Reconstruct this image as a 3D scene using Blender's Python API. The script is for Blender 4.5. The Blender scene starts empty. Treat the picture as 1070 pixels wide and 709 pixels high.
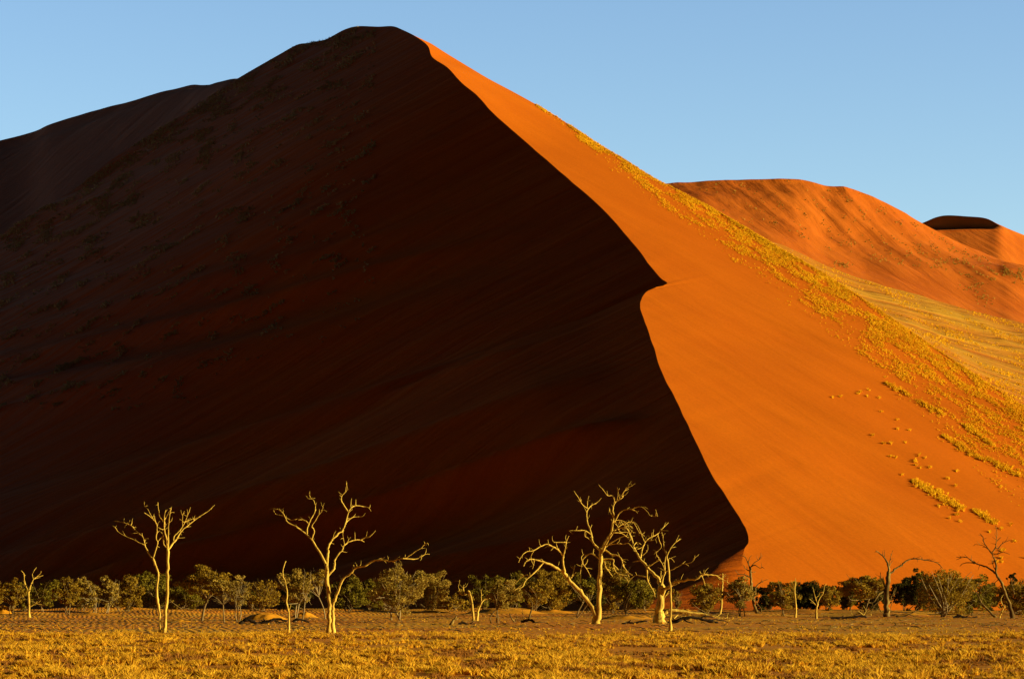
import bpy, math, random
import numpy as np
from mathutils import Vector
from mathutils.bvhtree import BVHTree
R = math.radians
scene = bpy.context.scene
col = scene.collection
rng = np.random.default_rng(7)
random.seed(7)

# ------------------------------------------------------------------ camera
F_PX = 2972.0; W0, H0 = 1070.0, 709.0; EYE = 2.5
PITCH = math.atan((626.0 - H0 / 2) / F_PX)
cam_d = bpy.data.cameras.new('camera'); cam = bpy.data.objects.new('camera', cam_d); col.objects.link(cam)
cam.location = (0, 0, EYE); cam.rotation_euler = (R(90) + PITCH, 0, 0)
cam_d.sensor_width = 36.0; cam_d.lens = 36.0 * F_PX / W0
cam_d.clip_start = 0.5; cam_d.clip_end = 60000
scene.camera = cam
FW = np.array([0, math.cos(PITCH), math.sin(PITCH)]); UP = np.array([0, -math.sin(PITCH), math.cos(PITCH)])
EYEP = np.array([0, 0, EYE])
def ray(px, py): return np.array([1.0, 0, 0]) * ((px - W0 / 2) / F_PX) + FW + UP * ((H0 / 2 - py) / F_PX)
def at(px, py, D):
    d = ray(px, py); return EYEP + d * (D / d[1])
def ground_at(px, py, z=0.0):
    d = ray(px, py); return EYEP + d * ((z - EYE) / d[2])
def on_plane(px, py, nx, ny, x0, y0, k):
    # surface z = k * (nx (X - x0) + ny (Y - y0))
    d = ray(px, py)
    a = d[2] - k * (nx * d[0] + ny * d[1]); b = EYE - k * (-nx * x0 - ny * y0)
    return EYEP + d * (-b / a)
def face_left(px, py): return on_plane(px, py, .7071, .7071, 53, 620, .62)
def face_right(px, py): return on_plane(px, py, -.5, .866, 53, 620, .40)

# ------------------------------------------------------------------ noise
_perm = np.random.default_rng(3).permutation(512); _g = np.random.default_rng(4).uniform(0, 2 * math.pi, 512)
def noise2(x, y):
    x = np.asarray(x, float); y = np.asarray(y, float)
    xi = np.floor(x).astype(int); yi = np.floor(y).astype(int); xf = x - xi; yf = y - yi
    def gr(ix, iy, dx, dy):
        h = _g[_perm[(_perm[ix & 511] + iy) & 511]]
        return np.cos(h) * dx + np.sin(h) * dy
    u = xf ** 3 * (xf * (xf * 6 - 15) + 10); v = yf ** 3 * (yf * (yf * 6 - 15) + 10)
    a = gr(xi, yi, xf, yf) * (1 - u) + gr(xi + 1, yi, xf - 1, yf) * u
    b = gr(xi, yi + 1, xf, yf - 1) * (1 - u) + gr(xi + 1, yi + 1, xf - 1, yf - 1) * u
    return (a * (1 - v) + b * v) * 1.5
def fbm(x, y, o=4):
    s = 0; a = 1.0; n = 0
    for i in range(o):
        s = s + a * noise2(x * 2 ** i + 17.3 * i, y * 2 ** i - 9.1 * i); n += a; a *= .5
    return s / n
def sstep(a, b, x):
    t = np.clip((np.asarray(x, float) - a) / (b - a), 0, 1); return t * t * (3 - 2 * t)

# ------------------------------------------------------------------ object helpers
def tag(o, label=None, cat=None, group=None, kind=None):
    if label: o['label'] = label
    if cat: o['category'] = cat
    if group: o['group'] = group
    if kind: o['kind'] = kind
    return o
def mesh_obj(name, verts, faces, mat, parent=None, smooth=True):
    """faces: (n,k) int array"""
    verts = np.asarray(verts, np.float32); faces = np.asarray(faces, np.int32)
    me = bpy.data.meshes.new(name)
    n, k = faces.shape
    me.vertices.add(len(verts)); me.vertices.foreach_set('co', verts.ravel())
    me.loops.add(n * k); me.loops.foreach_set('vertex_index', faces.ravel())
    me.polygons.add(n); me.polygons.foreach_set('loop_start', np.arange(0, n * k, k, dtype=np.int32))
    me.update(calc_edges=True)
    me.polygons.foreach_set('use_smooth', np.full(n, bool(smooth)))
    me.materials.append(mat); me.update()
    o = bpy.data.objects.new(name, me); col.objects.link(o)
    if parent is not None: o.parent = parent
    return o
def empty(name, loc):
    o = bpy.data.objects.new(name, None); col.objects.link(o); o.location = loc; o.empty_display_size = .5
    return o
def grid_faces(nu, nv, off=0):
    i = np.arange(nu - 1)[:, None] * nv + np.arange(nv - 1)[None, :] + off
    i = i.ravel(); return np.stack([i, i + nv, i + nv + 1, i + 1], 1)
def catmull(keys, ts):
    """keys (K,...) sampled at float index ts"""
    keys = np.asarray(keys, float); K = len(keys)
    i = np.clip(np.floor(ts).astype(int), 0, K - 2); f = ts - i
    sh = (len(ts),) + (1,) * (keys.ndim - 1); f = f.reshape(sh)
    p0 = keys[np.clip(i - 1, 0, K - 1)]; p1 = keys[i]; p2 = keys[i + 1]; p3 = keys[np.clip(i + 2, 0, K - 1)]
    return .5 * (2 * p1 + (p2 - p0) * f + (2 * p0 - 5 * p1 + 4 * p2 - p3) * f ** 2 + (3 * p1 - p0 - 3 * p2 + p3) * f ** 3)
def normals(G):
    du = np.gradient(G, axis=0); dv = np.gradient(G, axis=1)
    n = np.cross(du, dv); l = np.linalg.norm(n, axis=2, keepdims=True); n = n / np.maximum(l, 1e-9)
    return n * np.where(n[..., 2:3] < 0, -1, 1)

# ------------------------------------------------------------------ materials
def mat(name):
    m = bpy.data.materials.new(name); m.use_nodes = True; nt = m.node_tree; nt.nodes.clear()
    out = nt.nodes.new('ShaderNodeOutputMaterial'); b = nt.nodes.new('ShaderNodeBsdfPrincipled')
    nt.links.new(b.outputs[0], out.inputs[0]); b.inputs['Roughness'].default_value = .95
    b.inputs['Specular IOR Level'].default_value = .05
    return m, nt, b
def nd(nt, t, **kw):
    n = nt.nodes.new(t)
    for k, v in kw.items(): setattr(n, k, v)
    return n
def coords(nt, scale=(1, 1, 1), rot=(0, 0, 0)):
    tc = nd(nt, 'ShaderNodeNewGeometry'); mp = nd(nt, 'ShaderNodeMapping')
    if any(rot):          # rotate first, then stretch
        mp.vector_type = 'TEXTURE'; scale = tuple(1.0 / c for c in scale)
    mp.inputs['Scale'].default_value = scale; mp.inputs['Rotation'].default_value = rot
    nt.links.new(tc.outputs['Position'], mp.inputs['Vector']); return mp.outputs[0]
def noise(nt, vec, scale, detail=4, rough=.55, dist=0):
    n = nd(nt, 'ShaderNodeTexNoise'); n.inputs['Scale'].default_value = scale; n.inputs['Detail'].default_value = detail
    n.inputs['Roughness'].default_value = rough; n.inputs['Distortion'].default_value = dist
    nt.links.new(vec, n.inputs['Vector']); return n.outputs['Fac']
def ramp(nt, fac, stops, interp='LINEAR'):
    r = nd(nt, 'ShaderNodeValToRGB'); r.color_ramp.interpolation = interp
    e = r.color_ramp.elements
    while len(e) > 1: e.remove(e[-1])
    e[0].position, e[0].color = stops[0][0], (*stops[0][1], 1)
    for p, c in stops[1:]:
        x = e.new(p); x.color = (*c, 1)
    nt.links.new(fac, r.inputs[0]); return r.outputs[0]
def mixc(nt, fac, a, b, mode='MIX'):
    m = nd(nt, 'ShaderNodeMix', data_type='RGBA', blend_type=mode)
    for s, i in ((fac, 0), (a, 6), (b, 7)):
        if isinstance(s, (int, float)): m.inputs[i].default_value = s
        elif isinstance(s, tuple): m.inputs[i].default_value = (*s, 1)
        else: nt.links.new(s, m.inputs[i])
    return m.outputs[2]
def math_(nt, op, a, b=0.0):
    m = nd(nt, 'ShaderNodeMath', operation=op)
    for s, i in ((a, 0), (b, 1)):
        if isinstance(s, (int, float)): m.inputs[i].default_value = s
        else: nt.links.new(s, m.inputs[i])
    return m.outputs[0]
def bump(nt, b, h, strength, dist, normal=None):
    n = nd(nt, 'ShaderNodeBump'); n.inputs['Strength'].default_value = strength; n.inputs['Distance'].default_value = dist
    nt.links.new(h, n.inputs['Height'])
    if normal is not None: nt.links.new(normal, n.inputs['Normal'])
    nt.links.new(n.outputs[0], b.inputs['Normal']); return n.outputs[0]

def sand(name, c1, c2, rotz, long_scale=.006, cross_scale=.09, bs=.35, bd=.6, gr=None, rib=None):
    m, nt, b = mat(name)
    v = coords(nt, (long_scale, cross_scale, .02), (0, 0, rotz))
    st = noise(nt, v, 1.0, 6, .6, .3)
    big = noise(nt, coords(nt, (.008, .008, .008)), 1.0, 3)
    f = math_(nt, 'ADD', math_(nt, 'MULTIPLY', st, .6), math_(nt, 'MULTIPLY', big, .4))
    c = ramp(nt, f, [(.36, c1), (.64, c2)])
    grain = noise(nt, coords(nt), 1.3, 5, .7)
    c = mixc(nt, .35, c, ramp(nt, grain, [(.3, (.55, .55, .55)), (.7, (1, 1, 1))]), 'MULTIPLY')
    if gr:      # gravel and scrub litter on the old, wind-scoured shoulder
        sp = nd(nt, 'ShaderNodeSeparateXYZ'); nt.links.new(coords(nt), sp.inputs[0])
        mr = nd(nt, 'ShaderNodeMapRange'); mr.interpolation_type = 'SMOOTHSTEP'
        nt.links.new(math_(nt, 'ADD', math_(nt, 'MULTIPLY', sp.outputs[0], -1.0), math_(nt, 'MULTIPLY', sp.outputs[2], .5)), mr.inputs[0])
        mr.inputs['From Min'].default_value = 110; mr.inputs['From Max'].default_value = 290; mr.inputs['To Max'].default_value = .85
        gn = noise(nt, coords(nt, (.02, .35, .02), (0, 0, rotz)), 1.0, 6, .8)
        fr = ramp(nt, gn, [(.40, (.25, .25, .25)), (.60, (1, 1, 1))])
        c = mixc(nt, math_(nt, 'MULTIPLY', mr.outputs[0], fr), c, (.50, .36, .27))
    nt.links.new(c, b.inputs['Base Color'])
    h = math_(nt, 'ADD', st, math_(nt, 'MULTIPLY', grain, .08))
    bump(nt, b, h, bs, bd)
    return m
DUNE = sand('orange_dune_sand', (.70, .146, .002), (.80, .184, .003), R(-64), .005, .07, .4, .8)
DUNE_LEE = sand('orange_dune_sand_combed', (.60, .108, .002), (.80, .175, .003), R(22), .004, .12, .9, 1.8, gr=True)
GREYSAND = sand('greyish_gravelly_sand', (.40, .21, .15), (.52, .27, .18), R(30), .004, .08, .8, 3.0)
DUNE2 = sand('red_dune_sand', (.58, .122, .006), (.72, .175, .010), R(-81), .006, .07, .8, 2.0)

def simple(name, stops, scale, bs=.3, bd=.05, vs=(1, 1, 1), rough=.9, trans=0):
    m, nt, b = mat(name)
    f = noise(nt, coords(nt, vs), scale, 5, .65)
    nt.links.new(ramp(nt, f, stops), b.inputs['Base Color'])
    b.inputs['Roughness'].default_value = rough
    if bs: bump(nt, b, f, bs, bd)
    return m
DEAD = simple('bleached_dead_wood', [(.27, (.17, .095, .015)), (.40, (.55, .345, .045)), (.62, (.85, .57, .08))], 3.0, .9, .08, (1, 1, .25))
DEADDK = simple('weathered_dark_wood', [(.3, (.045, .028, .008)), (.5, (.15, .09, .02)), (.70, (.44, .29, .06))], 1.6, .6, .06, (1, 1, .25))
BLACK_WOOD_SHADE = simple('black_wood_and_branch_shadow', [(.35, (.012, .009, .006)), (.7, (.07, .045, .02))], 3.0, .6, .05)  # dark fallen wood, and the black branch shape drawn for tree shadow
BARK = simple('acacia_bark', [(.3, (.09, .06, .02)), (.55, (.26, .17, .05)), (.75, (.45, .31, .10))], 3.0, .5, .04, (1, 1, .3))
PALEBARK = simple('pale_acacia_bark', [(.3, (.22, .15, .05)), (.7, (.50, .37, .14))], 3.0, .5, .04, (1, 1, .3))
def leaf_mat(name, a, b_, sc=.9):
    m, nt, b = mat(name)
    f = noise(nt, coords(nt), sc, 4, .7)
    c = ramp(nt, f, [(.3, a), (.68, b_)])
    nt.links.new(c, b.inputs['Base Color'])
    tr = nd(nt, 'ShaderNodeBsdfTranslucent'); nt.links.new(c, tr.inputs[0])
    mx = nd(nt, 'ShaderNodeMixShader'); mx.inputs[0].default_value = .25
    out = [n for n in nt.nodes if n.type == 'OUTPUT_MATERIAL'][0]
    nt.links.new(b.outputs[0], mx.inputs[1]); nt.links.new(tr.outputs[0], mx.inputs[2]); nt.links.new(mx.outputs[0], out.inputs[0])
    return m
LEAF = {'olive': leaf_mat('olive_leaves', (.16, .095, .006), (.45, .275, .020)),
        'green': leaf_mat('green_leaves', (.10, .075, .005), (.31, .23, .016)),
        'yellow': leaf_mat('dusty_yellow_leaves', (.20, .13, .014), (.52, .34, .045)),
        'dark': leaf_mat('dark_green_leaves', (.030, .025, .003), (.12, .092, .010))}
STRAW = leaf_mat('dry_straw_grass', (.44, .18, .006), (.95, .55, .03), .8)
DSHRUB = leaf_mat('olive_dune_scrub', (.30, .17, .02), (.62, .38, .05), .05)
MOUND = simple('loose_orange_sand', [(.35, (.78, .30, .012)), (.65, (.84, .36, .016))], .6, .4, .2)
RUST = leaf_mat('rusty_dry_grass', (.25, .09, .01), (.50, .22, .03), .8)
DGRASS = leaf_mat('yellow_dune_grass', (.72, .35, .005), (.98, .58, .012), .05)
SGRASS = leaf_mat('grey_green_dune_grass', (.34, .27, .11), (.66, .52, .26), .05)
# ------------------------------------------------------------------ world + sun
SUN_AZ = R(99); SUN_EL = R(9)     # clockwise from +Y
sd = Vector((math.sin(SUN_AZ) * math.cos(SUN_EL), math.cos(SUN_AZ) * math.cos(SUN_EL), math.sin(SUN_EL)))
L = bpy.data.lights.new('sun', 'SUN'); L.energy = 5.0; L.angle = R(.5); L.color = (1.0, .86, .58)
sun = bpy.data.objects.new('sun', L); col.objects.link(sun); sun.rotation_euler = sd.to_track_quat('Z', 'Y').to_euler(); sun.location = (300, -100, 200)
w = bpy.data.worlds.new('World'); scene.world = w; w.use_nodes = True; nt = w.node_tree
bg = nt.nodes['Background']; sky = nt.nodes.new('ShaderNodeTexSky'); sky.sky_type = 'NISHITA'; sky.sun_disc = False
sky.sun_elevation = SUN_EL; sky.sun_rotation = SUN_AZ; sky.altitude = 600; sky.air_density = 1.0; sky.dust_density = .3; sky.ozone_density = 3.0
# sky graded by hand: bright low over the dunes, dimmed elsewhere to deepen shade
tc = nt.nodes.new('ShaderNodeTexCoord'); sx_ = nt.nodes.new('ShaderNodeSeparateXYZ'); nt.links.new(tc.outputs['Generated'], sx_.inputs[0])
elev = ramp(nt, math_(nt, 'ADD', sx_.outputs[2], 0.0), [(0.0, (4.1, 3.62, 3.2)), (.22, (3.5, 3.15, 3.1)), (.38, (.4, .33, .33)), (.7, (.08, .07, .08))])
side = ramp(nt, math_(nt, 'ADD', math_(nt, 'MULTIPLY', sx_.outputs[1], .5), .5), [(.45, (.036, .032, .045)), (.85, (1, 1, 1))])
bg_c = mixc(nt, 1.0, mixc(nt, 1.0, sky.outputs[0], elev, 'MULTIPLY'), side, 'MULTIPLY')
nt.links.new(bg_c, bg.inputs[0]); bg.inputs[1].default_value = .05
vs = scene.view_settings; vs.view_transform = 'Standard'; vs.look = 'None'; vs.exposure = .70; vs.gamma = 1; vs.use_curve_mapping = False
scene.cycles.max_bounces = 5; scene.cycles.diffuse_bounces = 2

# ------------------------------------------------------------------ main dune (one grid: left face | crest | lit face | lee side)
CREST = [(240,87),(262,74),(290,58),(310,47),(322,45),(338,42),(345,39),(360,31),(374,27.5),(395,28),(410,27.5),(420,31),(434,38),(447,48),(452,60),(468,71),(483,87),(500,101),(512,115),(532,133),
         (555,153),(578,173),(600,192),(622,211),(640,229),(655,247),(668,262),(680,278),(690,290),(697,295.5),(693,298.5),(684,300.5),(675,305),(669.5,313),(670,325),(676,341),(683,361),
         (691,386),(703,411),(715,436),(727,461),(739,486),(751,507),(763,525),(774,542),(781,556),(782,566),(777,575),(776,590),(790,612),(805,630),(850,640),(920,640),(1000,640),(1080,640),(1250,640),(1500,640)]
CN = len(CREST); NOSE = 49
def ci(px, py):   # index of nearest crest key
    return int(np.argmin([abs(px - a) + abs(py - b) for a, b in CREST]))
NOSED = {}
cp = []
for i, (x, y) in enumerate(CREST):
    pl = face_left(x, y); pr = face_right(x, y)
    t = sstep(440, 560, x) if y < 300 else 1.0
    p = pl * (1 - t) + pr * t
    if i in NOSED: p = at(x, y, NOSED[i])
    cp.append(p)
cp = np.array(cp); cp[-6:, 2] = np.minimum(cp[-6:, 2], -.3)
BK = [((240,87),(-300,425)),((310,47),(-300,440)),((420,31),(-300,480)),((500,101),(-300,540)),((600,192),(-300,600)),((690,290),(-150,629)),((670,325),(-30,629)),
      ((691,386),(150,629)),((715,436),(300,630)),((739,486),(430,631)),((751,507),(480,632)),((763,525),(520,632)),((774,542),(545,633)),((781,556),(556,634)),((805,630),(800,638))]
LOWB = {ci(781,556): (575,651), ci(782,566): (602,642), ci(777,575): (640,616), ci(776,590): (700,609), ci(790,612): (755,605), ci(805,630): (800,606)}
bi = [ci(*k) for k, _ in BK]
lb = []
for i in range(CN):
    if i <= bi[-1]:
        x = np.interp(i, bi, [b[0] for _, b in BK]); y = np.interp(i, bi, [b[1] for _, b in BK]); p = face_left(x, y)
        if p[2] < .5: p = p.copy(); p[2] = -.4
        if i in LOWB: p = at(LOWB[i][0], 626, LOWB[i][1]); p[2] = -.4
    else: p = cp[i] + np.array([-3, -8, 0]); p[2] = -.8
    lb.append(p)
lb = np.array(lb)
lm = lb + (cp - lb) * .45; lm[:, 2] -= np.clip(cp[:, 2], 0, 60) * .10     # gently concave face
lq = lb + (cp - lb) * .8; lq[:, 2] -= np.clip(cp[:, 2], 0, 60) * .02
cvx = (sstep(ci(691,386), ci(739,486), np.arange(CN)) * sstep(ci(776,590), ci(781,556), np.arange(CN)))
lm[:, 2] += 0 * cvx
lo = lb + (lb - cp) * .25; lo[:, 2] = -6
SIL = [(425,32),(450,46.5),(480,64),(510,82),(540,98),(565,112),(590,127),(620,147),(650,165),(680,184),(707,198),(740,215),(780,238),(820,262),(860,285),(900,311),(940,338),(980,365),(1020,392),(1070,424),(1150,470),(1280,540),(1420,600)]
SK = [((420,31),0),((468,71),3),((600,192),9),((690,290),13),((670,325),14),((715,436),17),((782,566),19.5),((805,630),20.3),((920,640),20.8),((1080,640),21.3),((1500,640),22)]
si = [ci(*k) for k, _ in SK]
sp = np.array([face_right(*p) for p in SIL]); sp[0] = face_left(*SIL[0]) + np.array([6, 12, -.5]); sp[1] = .5 * (sp[1] + face_left(*SIL[1]) + np.array([3, 6, 0]))
rs = []
for i in range(CN):
    if i <= 11:
        p = cp[i] + np.array([12, 22, -3.5 - 2 * (11 - i) / 11])
        if CREST[i][0] in (322, 338): p[2] = cp[i][2] + 3.2                      # small sunlit hump showing over the crest
        rs.append(p)
    else: rs.append(catmull(sp, np.array([np.interp(i, si, [s for _, s in SK])]))[0])
rs = np.array(rs)
r1 = cp + (rs - cp) * .35; r2 = cp + (rs - cp) * .85
fade = sstep(11, 20, np.arange(CN))[:, None]
rb1 = rs + np.array([2, 40, -9])
rb2 = rs + np.array([25, 160, -75]); rb2[:, 2] = np.maximum(rb2[:, 2], -6)
rb3 = rs + np.array([160, 420, -300]); rb3[:, 2] = -8
lines = np.stack([lo, lb, lm, lq, cp, r1, r2, rs, rb1, rb2, rb3], 1)   # CN x 11 x 3
# sample positions along u by crest arc length so that the curved crest stays smooth
seg = np.r_[0, np.cumsum(np.linalg.norm(np.diff(np.array(CREST, float), axis=0), axis=1) + 2)]
NU = 620
tu = np.interp(np.linspace(0, seg[-1], NU), seg, np.arange(CN))
KU = catmull(lines, tu)
jit = (rs - cp); jit[:, 2] = 0; jit = catmull(jit, tu); jit /= np.maximum(np.linalg.norm(jit, axis=1, keepdims=True), 1e-6)
KU[:, 4] += jit * (fbm(tu * 1.1, tu * 0 + 3.3, 2) * .8 * sstep(13, 18, tu) * sstep(50, 46, tu))[:, None]
def seg_s(a, b, n, pw=1.0, rev=False):
    s = np.linspace(0, 1, n, endpoint=False)
    if pw != 1: s = s ** pw if not rev else 1 - (1 - s) ** pw
    return a + (b - a) * s
tv = np.r_[seg_s(0, 1, 4), seg_s(1, 4, 110, 2.2, True), seg_s(4, 5.5, 60, 1.6), seg_s(5.5, 7, 70, 1.8, True), seg_s(7, 10, 40, 2.0), [10]]
G = catmull(np.swapaxes(KU, 0, 1), tv); G = np.swapaxes(G, 0, 1).copy()     # NU x NV x 3
# keep the crest a crease: no spline overshoot across it
def linv(t):
    i = np.clip(np.floor(t).astype(int), 0, 9); f = (t - i)[None, :, None]
    return KU[:, i] * (1 - f) + KU[:, i + 1] * f
wl = np.exp(-((tv - 4) / .5) ** 2)[None, :, None]
wl = np.where((tv >= 3)[None, :, None], 1.0, 0.0); G = G * (1 - wl) + linv(tv) * wl
N = normals(G)
X, Y = G[..., 0], G[..., 1]; tvm = np.broadcast_to(tv, X.shape)
left = sstep(4, 3.3, tvm) * sstep(.6, 1.3, tvm); right = sstep(4, 5.6, tvm) * sstep(7.0, 6.6, tvm)
q = .30 * X + .954 * Y; pq = .954 * X - .30 * Y
fold = fbm(q / 34, pq / 420, 3)
ridge = (1 - np.abs(noise2(q / 46 + 3.1, pq / 600 + .4 * noise2(q / 90, pq / 300))) * 2.2)
lowz = sstep(150, 60, G[..., 2])
rl = np.clip(np.linalg.norm(rs - cp, axis=1) / 160, 0, 1) ** 1.5; rl = np.interp(tu, np.arange(CN), rl)[:, None]
right = right * rl
d = left * sstep(4, 2.2, tvm) * (fold * 1.6 + ridge * (1.9 + 4.2 * lowz)) + right * (fbm(X / 120, Y / 160, 3) * 2.2 + fbm((X + Y) / 22, (X - Y) / 140, 3) * .35)
d = d * np.clip(G[..., 2] / 12, 0, 1) * np.where(tvm < 4, sstep(ci(763,525), ci(703,411), tu)[:, None], 1)
G = G + N * d[..., None]
MAIN_G = G
dune = mesh_obj('main_dune', G.reshape(-1, 3), grid_faces(*G.shape[:2]), DUNE); tag(dune, kind='structure')
dune.data.materials.append(DUNE_LEE)          # ripples run another way on the lee face
mi = np.broadcast_to((tv[:-1] < 4).astype(np.int32), (NU - 1, len(tv) - 1)); dune.data.polygons.foreach_set('material_index', np.ascontiguousarray(mi).ravel()); dune.data.update()

# ------------------------------------------------------------------ further dunes
def loft(name, rows, nu, nv, m, disp=None):
    """rows: list of polylines (same number of 3D keys)"""
    K = np.array(rows, float)                                  # V x U x 3
    A = catmull(K, np.linspace(0, K.shape[0] - 1, nv)); A = catmull(np.swapaxes(A, 0, 1), np.linspace(0, K.shape[1] - 1, nu))
    if disp is not None:
        A = A + normals(A) * disp(A)[..., None]
    o = mesh_obj(name, A.reshape(-1, 3), grid_faces(nu, nv), m); tag(o, kind='structure'); return o, A
def row(pts, D):
    D = np.broadcast_to(D, len(pts)) if np.ndim(D) == 0 else np.interp(np.linspace(0, 1, len(pts)), np.linspace(0, 1, len(D)), D)
    return [at(x, y, dd) for (x, y), dd in zip(pts, D)]
def down(rw, off, z=None):
    r = [np.array(p) + np.array(off) for p in rw]
    if z is not None:
        for p in r: p[2] = z
    return r
def mixrow(a, b, f, dz=0): return [np.array(p) * (1 - f) + np.array(q_) * f + np.array([0, 0, dz]) for p, q_ in zip(a, b)]
def lee(t): return [down(t, (2, 25, -6)), down(t, (5, 60, -24)), down(t, (12, 130, -75)), down(t, (25, 260, 0), -5)]
# dune behind on the left (its own crest against the sky)
bl_top = [(-420,236),(-200,190),(0,146),(60,128),(130,107.5),(185,94),(215,89.5),(245,86),(290,84),(350,88)]
bl_mid = [(-420,330),(-200,262),(0,196),(60,172),(130,142),(185,120),(215,110),(245,104),(290,100),(350,100)]
bl_bot = [(-420,640),(-200,600),(0,500),(60,470),(130,440),(185,400),(215,380),(245,380),(290,380),(350,380)]
t_ = row(bl_top, (2000, 1640)); m_ = row(bl_mid, (1880, 1560)); b_ = row(bl_bot, (1450, 1250))
back_left, _ = loft('far_left_dune', [b_, m_, mixrow(m_, t_, .8), t_] + lee(t_), 140, 60, GREYSAND, lambda A: fbm(A[..., 0] / 60, A[..., 1] / 90, 3) * 2)
# grassy apron behind the lit ridge
e1 = [(640,230),(707,245),(780,262),(820,285),(860,306),(900,330),(940,357),(980,384),(1020,411),(1070,444),(1150,490),(1400,640)]
e2 = [(640,205),(707,216),(780,243),(820,259),(860,276),(900,292),(940,303),(980,314),(1020,325),(1070,338),(1150,356),(1400,420)]
a1 = [face_right(x, y) + np.array([12, 30, -1]) for x, y in e1]
a2 = row(e2, (1180, 1480))
apron, AP = loft('grassy_dune_apron', [down(a1, (-10, -60, -40)), a1, mixrow(a1, a2, .5, -3), a2, down(a2, (20, 60, -20))], 160, 90, None or sand('pale_grassy_sand', (.50, .125, .006), (.58, .29, .020), R(58), .004, .09, 1.0, 5.0),
                 lambda A: fbm(A[..., 0] / 30, A[..., 1] / 160, 3) * 1.6)
# second dune to the right, ribbed upper half over a smooth red apron
s_top = [(600,196),(660,194),(707,192),(740,189.5),(780,188),(820,187),(840,188.5),(862,194),(885,196),(905,203),(935,217),(960,232),(985,246),(1010,258),(1040,270),(1070,279),(1150,300),(1400,360)]
s_mid = [(600,225),(660,222),(707,222),(740,225),(780,230),(820,236),(840,241),(862,249),(885,254),(905,258),(935,262),(960,267),(985,272),(1010,277),(1040,280),(1070,284),(1150,310),(1400,372)]
s_bot = [(600,300),(660,300),(707,275),(740,277),(780,283),(820,292),(840,298),(862,305),(885,312),(905,320),(935,328),(960,336),(985,345),(1010,354),(1040,364),(1070,374),(1150,400),(1400,470)]
t_ = row(s_top, (1950, 2050)); m_ = row(s_mid, (1780, 1850)); b_ = row(s_bot, (1380, 1450))
def ribs(A):
    z = np.linspace(0, 1, A.shape[1])[None, :]
    up = sstep(.12, .26, z) * sstep(.50, .44, z)
    return up * ((1 - np.abs(noise2((A[..., 0] + .16 * A[..., 1]) / 24, A[..., 1] / 500)) * 2) * .9 + fbm(A[..., 0] / 12, A[..., 1] / 12, 2) * .5) + fbm(A[..., 0] / 120, A[..., 1] / 120, 3) * 3 * sstep(.49,.40,z)
second, second_A = loft('second_dune', [b_, mixrow(b_, m_, .6, -6), m_, mixrow(m_, t_, .8, 0), t_] + lee(t_), 260, 180, DUNE2, ribs)
# farthest dune with the dark slip face
f_top = [(880,262),(930,242),(955,236),(966,232),(978,227),(990,225),(1010,226),(1030,228),(1044,235),(1055,240),(1070,246),(1110,262),(1400,330)]
f_bot = [(880,300),(930,300),(955,300),(966,300),(978,300),(990,300),(1010,300),(1030,300),(1044,300),(1055,300),(1070,305),(1110,320),(1400,400)]
f_mid = [(880,275),(930,262),(955,249),(966,240),(978,238.5),(990,238),(1010,237.5),(1030,237.5),(1044,237),(1055,241.5),(1070,247.8),(1110,264),(1400,332)]
fd = [2860,2850,2830,2810,2790,2770,2745,2720,2700,2700,2710,2720,2760]
t_ = [at(x, y, D) for (x, y), D in zip(f_top, fd)]; m_ = [at(x, y, D - 14) for (x, y), D in zip(f_mid, fd)]; b_ = row(f_bot, (2300, 2400)); n_ = [at(x, y + 3, D) for (x, y), D in zip(f_mid, np.linspace(2600, 2690, len(f_mid)))]
third, _ = loft('third_dune', [b_, mixrow(b_, n_, .5), mixrow(b_, n_, .97), n_, m_, t_] + lee(t_), 160, 110, DUNE2)
# slip face: a steep hollow below the crest turned away from the sun
# ------------------------------------------------------------------ ground
def gheight(x, y):
    x = np.asarray(x, float); y = np.asarray(y, float)
    h = fbm(x / 9, y / 14, 4) * .16 * sstep(260, 120, y) + fbm(x / 26, y / 40, 3) * .22
    h = h + np.maximum(fbm(x / 22 + 5, y / 45 + 2, 3), 0) * 1.4 * sstep(350, 470, y) * sstep(900, 700, y)
    return h * sstep(20, 80, y)
ys = np.unique(np.r_[np.linspace(-300, 60, 10), np.linspace(60, 260, 260), np.linspace(260, 700, 240), np.geomspace(700, 30000, 30)])
sx = np.linspace(-1, 1, 361); sx = np.sign(sx) * (np.abs(sx) * .35 + np.abs(sx) ** 5 * .65)
XX = sx[None, :] * (330 + np.maximum(ys, 0)[:, None] * 1.0) ; YY = np.broadcast_to(ys[:, None], XX.shape)
XX = np.where(np.abs(sx)[None, :] >= .999, np.sign(sx)[None, :] * 20000, XX)
ZZ = gheight(XX, YY)
GG = np.stack([XX, YY, ZZ], -1)
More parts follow.
